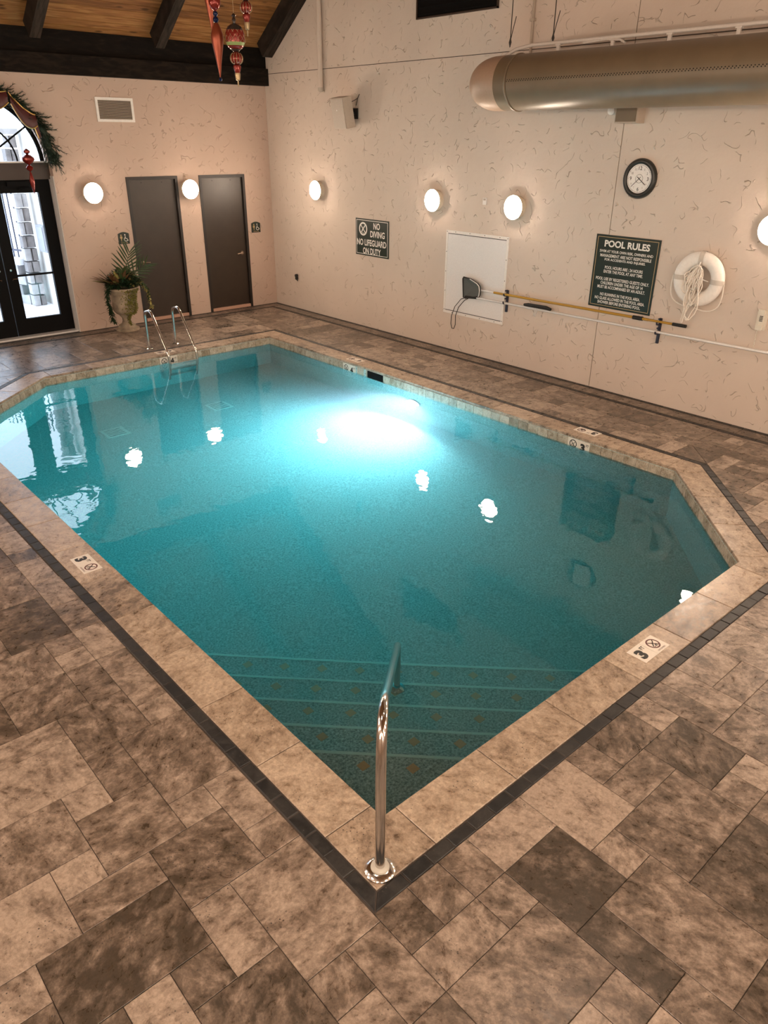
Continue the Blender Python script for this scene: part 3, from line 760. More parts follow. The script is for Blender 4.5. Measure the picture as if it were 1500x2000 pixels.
lad = tag(empty('pool_ladder', (-3.58, -1.9, 0)), 'stainless steel pool ladder with two looped rails and steps at the back edge', 'ladder')
for x in (-3.83, -3.345):
    p = arc_path([(x, -1.90, 0.0), (x, -1.90, 0.60), (x, -2.12, 0.66), (x, -2.58, 0.05), (x, -2.60, -0.10), (x, -2.52, -0.95)], [0.10, 0.14, 0.2, 0.1], 7)
    mb = MB(); mb.tube(p, 0.0215, 14); mb.build('rail', 'chrome', lad, True)
    mb = MB(); mb.lathe([(0.065, 0.001), (0.065, 0.012), (0.03, 0.026), (0.0, 0.026)], 20, Matrix.Translation((x, -1.90, 0))); mb.build('flange', 'chrome', lad, True)
for z, y in ((-0.115, -2.60), (-0.42, -2.575), (-0.72, -2.545)):
    mb = MB(); mb.box((-3.825, y-0.035, z-0.014), (-3.35, y+0.05, z+0.014)); mb.build('tread', 'chrome', lad)
# ------------------------------------------------------------------ restroom doors
for nm, (a, b), hl in (('door_1', D1, True), ('door_2', D2, False)):
    d = struct(empty(nm, ((a+b)/2, 0.06, 0)))
    d['label'] = 'dark brown metal restroom door behind the planter' if hl else 'dark brown metal restroom door nearest the room corner'
    fw = 0.05
    mb = MB(); mb.box((a+0.001, -0.012, 0), (a+fw, 0.10, DZ-0.001)); mb.box((b-fw, -0.012, 0), (b-0.001, 0.10, DZ-0.001)); mb.box((a+fw, -0.012, DZ-fw), (b-fw, 0.10, DZ-0.001)); mb.build('door_frame', 'door_frame', d)
    lf = MB(); lf.box((a+fw+0.004, 0.035, 0.06), (b-fw-0.004, 0.085, DZ-fw-0.004)); leaf = lf.build('door_leaf', 'door', d)
    mb = MB(); mb.box((a+fw, 0.0, 0.0), (b-fw, 0.12, 0.055)); mb.build('threshold', 'threshold', d)
    hx = a+fw+0.08 if hl else b-fw-0.10; sg = 1 if hl else -1
    mb = MB(); mb.lathe([(0.0, 0), (0.036, 0), (0.036, 0.014), (0.014, 0.018), (0.012, 0.05), (0, 0.05)], 18, FL(hx, 1.06, -0.035))
    mb.tube([(hx, -0.012, 1.06), (hx+sg*0.05, -0.016, 1.06), (hx+sg*0.13, -0.014, 1.055)], 0.011, 8); mb.build('lever_handle', 'door_hw', leaf, True)
    for q in (0.3, 0.7):
        mb = MB(); mb.lathe([(0.0, 0.0), (0.008, 0), (0.008, 0.004), (0, 0.004)], 8, FL(a+(b-a)*q, DZ-0.10, -0.035)); mb.build('screw', 'black', leaf)
    for z in (0.35, 1.35, 2.2):
        mb = MB(); hh = b-fw if hl else a+fw; mb.tube([(hh, 0.028, z-0.055), (hh, 0.028, z+0.055)], 0.010, 8); mb.build('hinge', 'door_frame', d)

# ------------------------------------------------------------------ glazed double door with fanlight
GD = struct(empty('door_3', (ARX, 0.24, 0)), 'black framed double glass door under an arched fanlight')
yA, yB = 0.20, 0.27
for sg in (1, -1):
    xi, xo = ARX+sg*0.006, ARX+sg*(ARR-0.02)
    lo_, hi_ = min(xi, xo), max(xi, xo)
    pl, pr = (ARX+0.183, ARX+0.775) if sg > 0 else (ARX-0.775, ARX-0.183)
    mb = MB()
    mb.box((lo_, yA, 0.03), (pl, yB, 2.49)); mb.box((pr, yA, 0.03), (hi_, yB, 2.49)); mb.box((pl, yA, 0.03), (pr, yB, 0.305)); mb.box((pl, yA, 2.295), (pr, yB, 2.49))
    lf = mb.build('door_leaf', 'black', GD)
    mb = MB(); mb.box((pl, yA+0.015, 1.0), (pr, yB-0.015, 1.03)); mb.build('mid_bar', 'black', lf)
    for z0, z1 in ((0.305, 1.0), (1.03, 2.295)):
        mb = MB(); mb.box((pl, 0.232, z0), (pr, 0.238, z1)); mb.build('pane', 'glass', lf)
    hx = ARX+sg*0.09
    mb = MB(); mb.lathe([(0, 0), (0.022, 0), (0.018, 0.012), (0, 0.012)], 14, FL(hx, 1.12, -yA)); mb.tube([(hx, yA-0.012, 0.96), (hx, yA-0.03, 0.98), (hx+sg*0.08, yA-0.035, 0.98)], 0.009, 8); mb.build('lock', 'chrome', lf, True)
    mb = MB(); mb.box((min(hx+sg*0.2, hx+sg*0.55), yA-0.05, 2.40), (max(hx+sg*0.2, hx+sg*0.55), yA-0.001, 2.47)); mb.tube([(hx+sg*0.52, yA-0.06, 2.38), (hx+sg*0.34, yA-0.10, 2.36)], 0.012, 8); mb.build('door_closer', 'black', lf)
mb = MB(); mb.box((ARX-ARR+0.002, 0.14, 2.492), (ARX+ARR-0.002, 0.30, ARZ)); mb.build('header', 'bronze', GD)
mb = MB(); mb.box((ARX-ARR+0.002, 0.10, ARZ), (ARX+ARR-0.002, 0.30, ARZ+0.022)); mb.build('fanlight_sill', 'white', GD)
mb = MB(); mb.box((ARX-ARR+0.002, 0.05, 0.0), (ARX+ARR-0.002, 0.34, 0.028)); mb.build('door_sill', 'alu', GD)
mb = MB()
def arcpts(r, a0=0.0, a1=PI, k=28, y=0.24): return [(ARX+r*math.cos(a0+(a1-a0)*i/k), y, ARZ+0.02+r*math.sin(a0+(a1-a0)*i/k)) for i in range(k+1)]
mb.tube(arcpts(ARR-0.055), 0.035, 8); fan = mb.build('fanlight_frame', 'black', GD)
mb = MB(); mb.tube(arcpts(0.55), 0.014, 8); mb.build('muntin', 'black', fan)
for a in (33, 62, 90, 118, 147):
    ca, sa = math.cos(math.radians(a)), math.sin(math.radians(a))
    mb = MB(); mb.tube([(ARX+r*ca, 0.24, ARZ+0.02+r*sa) for r in (0.03, ARR-0.05)], 0.013, 8); mb.build('muntin', 'black', fan)
pp = [(p[0], p[2]) for p in arcpts(ARR-0.06)]
mb = MB(); mb.prism(pp, 0.238, 0.243, fxz); mb.build('fanlight_pane', 'glass', GD)

# ------------------------------------------------------------------ outside
mb = MB(); mb.box((-20, TH, -0.25), (8, 25, -0.04)); tag(mb.build('snowy_ground', 'snow'), 'snow covered ground outside the glass door', 'ground')
pil = tag(empty('stone_pillar', (-3.84, 3.1, -0.04)), 'fieldstone pillar seen through the right door pane', 'pillar')
z = -0.04; row = 0
while z < 3.0:
    h = rt.uniform(0.16, 0.27)
    c0 = rt.uniform(-3.93, -3.84)
    for a, b in ((-4.0, c0), (c0, -3.74)):
        mb = MB(); e = 0.01; jit = rt.uniform(0, 0.035); k1 = rt.uniform(0.0, 0.03); k2 = rt.uniform(0.0, 0.03)
        mb.prism([(a+e, 3.0-jit+k1), (a+e+0.03, 3.0-jit), (b-e-0.03, 3.0-jit), (b-e, 3.0-jit+k2), (b-e, 3.20), (a+e, 3.20)], z+e, z+h-e-rt.uniform(0, 0.015))
        mb.build('stone', rt.choice(('stone', 'stone_light', 'stone_light')) if a < -3.95 else rt.choice(('stone', 'stone', 'stone_light')), pil)
    z += h; row += 1
mb = MB(); mb.box((-4.02, 2.96, z), (-3.70, 3.24, z+0.1)); mb.build('cap_stone', 'stone_light', pil)
LD = Vector((-0.33, 1.0, 0)).normalized(); LQ = Vector((LD.y, -LD.x, 0))
LMx = Matrix(((LD.x, LQ.x, 0, -3.98), (LD.y, LQ.y, 0, 3.22), (0, 0, 1, 0), (0, 0, 0, 1)))
lw = tag(empty('stone_wall', (-4.3, 4.4, -0.04)), 'low snowy fieldstone wall running away behind the pillar', 'stone wall')
for k in range(12):
    for j in range(4):
        mb = MB(); y0 = k*0.36+(0.15 if j % 2 else 0); mb.box((y0, -0.02-rt.uniform(0, 0.05), -0.04+j*0.2), (y0+0.35, 0.25, 0.15+j*0.2), LMx); mb.build('stone', rt.choice(('stone', 'stone_light', 'stone_light')), lw)
mb = MB(); mb.box((0.0, -0.10, 0.76), (4.5, 0.28, 0.88), LMx); mb.build('cap_stone', 'snow', lw)
fn = tag(empty('metal_fence', (-4.4, 4.6, 0.88)), 'dark metal picket fence on the low stone wall outside', 'fence')
for k in range(30):
    mb = MB(); mb.box((0.1+k*0.145, 0.08, 0.88), (0.122+k*0.145, 0.102, 2.7), LMx); mb.build('picket', 'fence', fn)
for z in (1.0, 2.2, 2.35):
    mb = MB(); mb.box((0.0, 0.075, z), (4.5, 0.107, z+0.04), LMx); mb.build('rail', 'fence', fn)
mb = MB(); mb.box((-3.64, 1.8, -0.04), (-3.4, 3.9, 3.4)); tag(mb.build('outside_wall', 'ext_wall'), 'pale rendered wall outside to the right of the stone pillar', 'wall')
ub = tag(empty('utility_box', (-3.66, 2.6, 1.2)), 'grey utility box fixed to the pale outside wall', 'box')
mb = MB(); mb.box((-3.74, 2.45, 1.05), (-3.641, 2.85, 1.55)); mb.build('case', 'extbox', ub)
mb = MB(); mb.box((-3.752, 2.48, 1.08), (-3.74, 2.82, 1.52)); mb.build('lid', 'extbox', ub)

# ------------------------------------------------------------------ sconces
def sconce(mtx, label):
    s = tag(empty('wall_sconce', mtx.translation), label, 'wall light', 'round glowing wall sconces')
    mb = MB(); mb.lathe([(0.0, 0.0), (0.150, 0.0), (0.152, 0.07), (0.166, 0.075), (0.169, 0.098), (0.163, 0.104), (0.0, 0.104)], 40, mtx); mb.build('housing', 'sconce', s, True)
    mb = MB(); mb.lathe([(0.160, 0.1045), (0.150, 0.118), (0.11, 0.130), (0.05, 0.136), (0.0, 0.137)], 36, mtx); mb.build('diffuser', 'glow', s, True)
sconce(FL(-3.644, 2.27), 'round glowing sconce nearest the glass door, above the planter')
sconce(FL(-1.826, 2.27), 'round glowing sconce between the two brown doors')
for y, lb in ((-1.606, 'round glowing sconce on the right wall nearest the room corner'), (-4.652, 'round glowing sconce above and left of the white wall panel'), (-6.28, 'round glowing sconce above the right edge of the white wall panel'), (-9.93, 'round glowing sconce cut off by the right edge of the picture')):
    sconce(FR(y, 2.27), lb)
def FW(y, z): return Matrix(((0, 0, 1, RX0), (1, 0, 0, y), (0, 1, 0, z), (0, 0, 0, 1)))
def FS(x, z): return Matrix(((-1, 0, 0, x), (0, 0, 1, RY0), (0, 1, 0, z), (0, 0, 0, 1)))
OFF = 'unseen round sconce added on a wall out of view to raise the room light'  # sconces out of view, added to light the right wall and the steps
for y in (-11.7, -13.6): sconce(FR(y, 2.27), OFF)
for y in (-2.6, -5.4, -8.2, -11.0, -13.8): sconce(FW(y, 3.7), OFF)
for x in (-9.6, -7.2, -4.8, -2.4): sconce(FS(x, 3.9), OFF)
for y in (-4.0, -6.8, -9.6, -12.4): sconce(FW(y, 2.27), OFF)  # extra unseen rows added to lift the light on the right wall
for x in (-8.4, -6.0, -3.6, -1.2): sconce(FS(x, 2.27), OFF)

# unseen pendant lamps added to brighten the steps and near deck
for x, y in ((-8.3, -10.6), (-4.6, -11.6)):
    pd = tag(empty('added_pendant', (x, y, 6.0)), 'unseen cone pendant added to brighten the steps and near deck', 'lamp', 'added pendant lamps out of view')
    PM_ = Matrix.Translation((x, y, 6.0))
    mb = MB(); mb.lathe([(0.30, 0.0), (0.31, 0.01), (0.06, 0.30), (0.05, 0.36), (0.0, 0.36)][:2]+[(0.06, 0.30), (0.05, 0.36), (0.0, 0.361)], 32, PM_); mb.build('shade', 'black', pd, True)
    mb = MB(); mb.lathe([(0.0, -0.004), (0.18, -0.004), (0.18, -0.012), (0.0, -0.02)], 32, PM_); mb.build('diffuser', 'glow', pd, True)
    mb = MB(); mb.tube([(x, y, 6.36), (x, y, roof_z(y)+0.01)], 0.012, 8); mb.build('stem', 'black', pd, True)
# ------------------------------------------------------------------ signs
def sign_board(mtx, wd, ht, name, label, edge_mat, inset=0.02, lw_=0.008):
    s = tag(empty(name, mtx.translation), label, 'sign')
    mb = MB(); mb.box((-wd/2, -ht/2, 0.001), (wd/2, ht/2, 0.012), mtx); mb.build('board', 'sign_green', s)
    a, b = wd/2-inset, ht/2-inset
    mb = MB()
    for lo_, hi_ in (((-a, b-lw_), (a, b)), ((-a, -b), (a, -b+lw_)), ((-a, -b), (-a+lw_, b)), ((a-lw_, -b), (a, b))):
        mb.box((lo_[0], lo_[1], 0.012), (hi_[0], hi_[1], 0.0135), mtx)
    mb.build('border_line', edge_mat, s)
    return s
mt = FR(-3.10, 1.567)
s = sign_board(mt, 0.88, 0.612, 'no_diving_sign', 'dark green no diving, no lifeguard on duty sign', 'sign_white', 0.022, 0.009)
def put_t(mt, u, v, body, h, wd, par, m='sign_white', bold=0.025): text(body, mt @ Matrix.Translation((u, v, 0)), h, wd, m, par, 'lettering', bold, 0.0142)
put_t(mt, 0.13, 0.20, 'NO', 0.108, 0.17, s); put_t(mt, 0.15, 0.065, 'DIVING', 0.108, 0.38, s)
put_t(mt, -0.01, -0.085, 'NO LIFEGUARD', 0.108, 0.79, s); put_t(mt, 0.0, -0.225, 'ON DUTY', 0.108, 0.48, s)
C_ = mt @ Matrix.Translation((-0.235, 0.135, 0.013))
mb = MB(); mb.torus(0.098, 0.014, 36, 6, C_, 0.12); rg = mb.build('no_diving_symbol', 'sign_white', s)
mb = MB(); mb.box((-0.095, -0.009, 0), (0.095, 0.009, 0.002), C_ @ Matrix.Rotation(-PI/4, 4, 'Z')); mb.build('slash', 'sign_white', s)
mb = MB(); mb.tube([C_ @ Vector(p) for p in ((-0.04, -0.055, 0.002), (-0.01, -0.01, 0.002), (0.02, 0.02, 0.002), (0.055, 0.06, 0.002))], 0.011, 6); mb.tube([C_ @ Vector(p) for p in ((-0.03, -0.07, 0.002), (0.0, -0.066, 0.002), (0.03, -0.072, 0.002))], 0.004, 5); mb.build('diver_figure', 'sign_white', s)

mt = FR(-8.122, 1.572)
s = sign_board(mt, 0.932, 0.922, 'pool_rules_sign', 'large dark green pool rules sign with gold border lines', 'sign_gold', 0.025, 0.007)
put_t(mt, 0.0, 0.355, 'POOL RULES', 0.085, 0.66, s, bold=0.035)
LN = [('SWIM AT YOUR OWN RISK, OWNERS AND', .78), ('MANAGEMENT ARE NOT RESPONSIBLE', .75), ('FOR ACCIDENTS AND INJURIES.', .60), None, ('POOL HOURS ARE : 24 HOURS', .56), ('ENTER THE POOL AT ANY TIME.', .58), None, ('POOL USE BY REGISTERED GUESTS ONLY.', .79), ('CHILDREN UNDER THE AGE OF 14', .63), ('MUST BE ACCOMPANIED BY AN ADULT.', .71), None, ('NO RUNNING IN THE POOL AREA.', .60), ('NO GLASS ALLOWED IN THE POOL AREA.', .75), ('SHOWER BEFORE ENTERING POOL.', .65)]
v = 0.257
for q in LN:
    if q: put_t(mt, 0.0, v, q[0], 0.039, q[1], s, bold=0.02); v -= 0.052
    else: v -= 0.042
for x, z, lb in ((-3.182, 1.51, 'small dark restroom sign above the planter'), (-0.415, 1.525, 'small dark restroom sign right of the door nearest the corner')):
    mt = FL(x, z); s = tag(empty('restroom_sign', mt.translation), lb, 'sign', 'small restroom signs')
    poly = [(-0.102, -0.098), (0.102, -0.098), (0.102, 0.075)]+[(0.102-0.204*k/8, 0.075+0.028*math.sin(PI*k/8)) for k in range(1, 8)]+[(-0.102, 0.075)]
    mb = MB(); mb.prism(poly, 0.001, 0.010, lambda u, v_, t: tuple(mt @ Vector((u, v_, t)))); mb.build('board', 'sign_green', s)
    mb = MB()
    mb.lathe([(0, 0.0105), (0.013, 0.0105), (0.013, 0.0125), (0, 0.0125)], 12, mt @ Matrix.Translation((-0.048, 0.052, 0)))
    mb.prism([(-0.052, -0.052), (-0.044, -0.052), (-0.040, -0.01), (-0.024, 0.005), (-0.030, 0.034), (-0.066, 0.034), (-0.072, 0.005), (-0.056, -0.01)], 0.0105, 0.0125, lambda u, v_, t: tuple(mt @ Vector((u, v_, t)))); mb.build('person_symbol', 'sign_gold', s)
    W_ = lambda *q: [mt @ Vector((a, b, 0.012)) for a, b in q]
    mb = MB(); mb.tube(W_(*[(0.036+0.032*math.cos(a), -0.02+0.032*math.sin(a)) for a in [PI*0.6+PI*1.2*k/10 for k in range(11)]]), 0.0045, 6)
    mb.tube(W_((0.026, 0.040), (0.030, -0.006), (0.056, -0.008), (0.068, -0.040), (0.080, -0.036)), 0.0055, 6); mb.lathe([(0, 0.0105), (0.011, 0.0105), (0.011, 0.0125), (0, 0.0125)], 10, mt @ Matrix.Translation((0.025, 0.056, 0))); mb.build('wheelchair_symbol', 'sign_white', s)
    text('RESTROOM', mt @ Matrix.Translation((0, -0.077, 0)), 0.018, 0.12, 'sign_gold', s, 'lettering', 0.01, 0.0112)

# ------------------------------------------------------------------ clock
mt = FR(-8.165, 2.714)
ck = tag(empty('wall_clock', mt.translation), 'round wall clock with dark rim and white face above the rules sign', 'clock')
mb = MB(); mb.lathe([(0.0, 0.002), (0.228, 0.002), (0.230, 0.02), (0.215, 0.045), (0.190, 0.052), (0.172, 0.045), (0.166, 0.03), (0.0, 0.028)], 48, mt); mb.build('rim', 'clock_rim', ck, True)
mb = MB(); mb.lathe([(0.0, 0.0285), (0.165, 0.0285), (0.165, 0.031), (0.0, 0.031)], 40, mt); face = mb.build('face', 'clock_face', ck)
for h in range(1, 13):
    a = PI/2-h*PI/6; big = h % 3 == 0
    if h in (4, 5, 7, 8): 
        text(str(h), mt @ Matrix.Translation((0.118*math.cos(a), 0.118*math.sin(a), 0)), 0.022, None, 'vent', ck, 'numeral', 0.0, 0.0316); continue
    text(str(h), mt @ Matrix.Translation((0.118*math.cos(a), 0.118*math.sin(a), 0)), 0.042 if big else 0.026, None, 'black_print', ck, 'numeral', 0.01 if big else 0.0, 0.0316)
mb = MB(); mb.torus(0.048, 0.002, 32, 5, mt @ Matrix.Translation((0, 0, 0.031)), 0.4); mb.torus(0.152, 0.0012, 40, 5, mt @ Matrix.Translation((0, 0, 0.031)), 0.4)
for h in range(12):
    a = h*PI/6; mb.lathe([(0, 0.031), (0.004, 0.031), (0.004, 0.0322), (0, 0.0322)], 6, mt @ Matrix.Translation((0.152*math.cos(a), 0.152*math.sin(a), 0)))
mb.build('dial_print', 'black_print', face)
def hand(deg, L, tail, w_, nm):
    a = math.radians(90-deg); R_ = mt @ Matrix.Rotation(a, 4, 'Z'); mb = MB(); mb.box((-tail, -w_, 0.034), (L, w_, 0.0355), R_); mb.build(nm, 'black_print', ck)
hand(126, 0.115, 0.035, 0.0038, 'hour_hand'); hand(226, 0.135, 0.03, 0.0026, 'minute_hand')

# ------------------------------------------------------------------ life ring with coiled rope
mt = FR(-9.18, 1.652) @ Matrix.Rotation(math.radians(-4), 4, 'Z')
lr = tag(empty('life_ring', mt.translation), 'white ring buoy hanging on the wall with straps and a grab line', 'life ring')
mb = MB(); mb.torus(0.235, 0.083, 56, 16, mt @ Matrix.Translation((0, 0, 0.062)), 0.66); mb.build('ring', 'buoy', lr, True)
for a in (92, 2, 184, 272):
    R_ = mt @ Matrix.Rotation(math.radians(a), 4, 'Z') @ Matrix.Translation((0.235, 0, 0.062))
    mb = MB(); lp = []
    for k in range(20):
        b = 2*PI*k/20; lp.append((0.090*math.cos(b), 0.061*math.sin(b)))
    vs = [R_ @ Vector((p[0], -0.028, p[1])) for p in lp]+[R_ @ Vector((p[0], 0.028, p[1])) for p in lp]
    mb.add(vs, [(k, (k+1) % 20, 20+(k+1) % 20, 20+k) for k in range(20)]); mb.build('strap', 'strap', lr, True)
def W3(u, v_, n_): return mt @ Vector((u, v_, n_))
def drape(p, q, sag, k=12, n0=0.07, out=0.0): return [W3(p[0]+(q[0]-p[0])*t+out*math.sin(PI*t), p[1]+(q[1]-p[1])*t-sag*4*t*(1-t), n0) for t in [i/k for i in range(k+1)]]
mb = MB(); mb.tube(drape((-0.325, -0.01), (-0.03, -0.335), 0.10, out=-0.10), 0.0075, 6); mb.tube(drape((0.325, 0.0), (0.04, -0.335), 0.12, out=0.12), 0.0075, 6); mb.build('grab_line', 'rope', lr, True)
rp = tag(empty('coiled_rope', W3(0, 0.16, 0.1)), 'coiled white throwing line hung in front of the ring buoy', 'rope')
mb = MB(); rr = random.Random(5); cur = []
for k in range(13):
    cx_, wv_, lo_ = rr.uniform(-0.14, 0.05), rr.uniform(0.02, 0.085), rr.choice((-0.5, -0.42, -0.30, -0.16, -0.08))+rr.uniform(-0.04, 0.04)
    cur = []
    for i in range(25):
        t = i/24*2*PI; cur.append(W3(cx_*(0.5-0.5*math.cos(t))+wv_*math.sin(t)+0.012*math.sin(5*t+k), 0.16+(lo_-0.16)*(0.5-0.5*math.cos(t))+rr.uniform(-.006, .006), 0.135+0.02*math.sin(3*t+k)))
    mb.tube(cur, 0.0066, 5)
mb.build('coil', 'rope', rp, True)
mb = MB(); mb.tube([W3(-0.02, 0.14, 0.13), W3(0.02, 0.06, 0.15), W3(0.05, 0.02, 0.14), W3(0.14, 0.0, 0.10)], 0.0055, 6); mb.tube([W3(0, 0.2, 0.0), W3(0, 0.2, 0.12), W3(0.0, 0.15, 0.15), W3(0, 0.17, 0.17)], 0.008, 6); mb.build('hook', 'alu', rp, True)

# ------------------------------------------------------------------ wall telephone
mt = FR(-10.0, 1.30)
ph = tag(empty('wall_phone', mt.translation), 'cream wall telephone at the right edge of the picture', 'telephone')
mb = MB(); mb.box((-0.055, -0.115, 0.001), (0.055, 0.115, 0.03), mt); mb.build('base', 'phone', ph)
mb = MB(); mb.box((-0.032, -0.11, 0.03), (0.03, 0.11, 0.045), mt); mb.box((-0.035, 0.06, 0.045), (0.032, 0.115, 0.065), mt); mb.box((-0.035, -0.115, 0.045), (0.032, -0.06, 0.065), mt); hs = mb.build('handset', 'phone', ph)
for k in range(4):
    for j in range(3):
        mb = MB(); mb.box((-0.018+j*0.013, 0.034-k*0.017, 0.045), (-0.009+j*0.013, 0.045-k*0.017, 0.048), mt); mb.build('key', 'black_print', hs)
mb = MB(); mb.tube([mt @ Vector((-0.02+0.006*math.sin(i*1.9), -0.115-i*0.010, 0.03+0.006*math.cos(i*1.9))) for i in range(22)], 0.004, 5); mb.build('cord', 'phone', ph, True)

# ------------------------------------------------------------------ pool tools and brackets
PX = -0.075
def wv(y, z, x=PX): return Vector((x, y, z))
bk = []
for y, lb in ((-6.235, 'navy wall bracket holding the poles at the edge of the white panel'), (-8.76, 'navy wall bracket holding the poles below the rules sign')):
    b = tag(empty('pole_bracket', (0, y, 0.95)), lb, 'bracket', 'navy pole brackets')
    mb = MB(); mb.box((-0.028, y-0.016, 0.79), (-0.001, y+0.016, 1.11)); mb.build('back_plate', 'bracket', b)
    for z in (1.062, 0.945):
        mb = MB(); mb.tube([wv(y, z-0.022, -0.02), wv(y, z-0.028, -0.06), wv(y, z-0.020, -0.098), wv(y, z+0.004, -0.106)], 0.011, 8); mb.tube([wv(y, z+0.045, -0.02), wv(y, z+0.045, -0.07)], 0.011, 8); mb.build('hook', 'bracket', b, True)
sk_ = tag(empty('leaf_skimmer', (-0.08, -5.8, 1.05)), 'leaf skimmer net on a yellow telescopic pole across the wall', 'skimmer net')
ax = lambda y: 1.05+0.030*(-5.78-y)/3.33
mb = MB(); mb.tube([wv(-6.02, ax(-6.02)), wv(-8.62, ax(-8.62))], 0.0175, 12); mb.build('pole', 'gold_pole', sk_, True)
mb = MB(); mb.tube([wv(-5.76, ax(-5.76)), wv(-6.03, ax(-6.03))], 0.015, 12); mb.build('net_handle', 'alu', sk_, True)
mb = MB(); mb.tube([wv(-8.40, ax(-8.40)), wv(-8.54, ax(-8.54))], 0.026, 12); mb.build('lock_collar', 'rubber', sk_, True)
mb = MB(); mb.tube([wv(-8.60, ax(-8.6)), wv(-8.98, ax(-8.98))], 0.0145, 12); mb.build('inner_pole', 'gold_pole', sk_, True)
mb = MB(); mb.tube([wv(-8.96, ax(-8.96)), wv(-9.14, ax(-9.14))], 0.021, 12); mb.build('grip', 'rubber', sk_, True)
hp = [(-5.40, 1.205), (-5.55, 1.195), (-5.70, 1.145), (-5.745, 1.11), (-5.76, 1.05), (-5.755, 0.975), (-5.74, 0.955), (-5.46, 0.890), (-5.415, 0.90), (-5.385, 1.18)]
mb = MB(); mb.tube([wv(y, z, -0.095) for y, z in hp], 0.010, 8, closed=True); mb.build('hoop', 'rubber', sk_, True)
mb = MB(); mb.tube([wv(y, z, -0.115) for y, z in hp[1:7]], 0.007, 8); mb.build('metal_rim', 'alu', sk_, True)
mb = MB(); c0 = Vector((-5.57, 1.05)); rings = [(1.0, -0.095), (0.8, -0.075), (0.5, -0.055), (0.2, -0.045)]
vs = []; fs = []
for s_, x in rings:
    for y, z in hp: vs.append((x, c0.x+(y-c0.x)*s_, c0.y+(z-c0.y)*s_))
nh = len(hp)
for i in range(len(rings)-1):
    for j in range(nh): fs.append((i*nh+j, i*nh+(j+1) % nh, (i+1)*nh+(j+1) % nh, (i+1)*nh+j))
fs.append(list(range(3*nh, 4*nh))); mb.add(vs, fs); mb.build('net_bag', 'net', sk_)
hk = tag(empty('rescue_hook', (-0.08, -5.6, 0.93)), 'long silver pole with a thin wire rescue loop at its left end', 'rescue pole')
mb = MB(); mb.tube([wv(-5.66, 0.925), wv(-11.2, 0.962)], 0.0175, 12); mb.build('pole', 'alu', hk, True)
mb = MB(); lp = [(-5.66, 0.930), (-5.52, 0.925), (-5.36, 0.86), (-5.22, 0.72), (-5.14, 0.56), (-5.13, 0.43), (-5.17, 0.365), (-5.23, 0.37), (-5.265, 0.44), (-5.25, 0.58), (-5.29, 0.72), (-5.40, 0.84), (-5.52, 0.905), (-5.66, 0.915)]
mb.tube([wv(y, z, -0.07-0.02*math.sin(i)) for i, (y, z) in enumerate(lp)], 0.006, 6); mb.build('loop', 'rubber', hk, True)
mb = MB(); mb.tube([wv(-5.44, 0.905), wv(-5.68, 0.925)], 0.02, 10); mb.build('socket', 'rubber', hk, True)
br = tag(empty('pool_brush', (-0.08, -6.85, 0.98)), 'black pool brush resting on the silver pole beside the white panel', 'brush')
mb = MB(); mb.tube([wv(-6.62, 0.966, -0.085), wv(-6.70, 0.975, -0.09), wv(-7.02, 0.98, -0.09), wv(-7.10, 0.966, -0.085)], [0.018, 0.026, 0.028, 0.02], 10); mb.build('bristle_head', 'rubber', br, True)
mb = MB(); mb.tube([wv(-6.84, 0.955, -0.10), wv(-6.82, 0.84, -0.10), wv(-6.845, 0.83, -0.10), wv(-6.875, 0.955, -0.10)], 0.005, 6); mb.build('handle_clip', 'alu', br, True)

# ------------------------------------------------------------------ white access panel, vents, small wall things
ya, yb, za, zb = -4.91, -6.18, 0.583, 1.856
pn = tag(empty('access_panel', (0, -5.54, 1.2)), 'white perforated metal panel screwed to the right wall behind the net', 'panel')
mb = MB(); mb.box((-0.010, yb+0.035, za+0.035), (-0.001, ya-0.035, zb-0.035)); mb.build('sheet', 'panel', pn)
for k in range(46):
    z_ = za+0.06+k*0.0255; mb = MB() if k == 0 else mb; mb.box((-0.0125, yb+0.05, z_), (-0.010, ya-0.05, z_+0.012))
mb.build('louvre_lines', 'panel', pn)
fr_ = MB(); fr_.box((-0.016, yb, za), (-0.001, yb+0.038, zb)); fr_.box((-0.016, ya-0.038, za), (-0.001, ya, zb)); fr_.box((-0.016, yb+0.038, za), (-0.001, ya-0.038, za+0.038)); fr_.box((-0.016, yb+0.038, zb-0.038), (-0.001, ya-0.038, zb)); fr_.build('frame', 'white', pn)
mb = MB(); mb.box((-0.017, yb+0.045, zb-0.052), (-0.0095, ya-0.045, zb-0.044)); mb.box((-0.017, yb+0.045, za+0.044), (-0.0095, ya-0.045, za+0.052)); mb.build('edge_gap', 'ventdark', pn)
for y, z in [(ya-0.02, za+0.3*k+0.05) for k in range(5)]+[(yb+0.02, za+0.3*k+0.05) for k in range(5)]+[(ya-0.2-0.3*k, zb-0.018) for k in range(4)]+[(ya-0.2-0.3*k, za+0.018) for k in range(4)]:
    mb = MB(); mb.lathe([(0, 0.016), (0.007, 0.016), (0.006, 0.019), (0, 0.019)], 8, FR(y, z)); mb.build('screw', 'ventdark', pn)

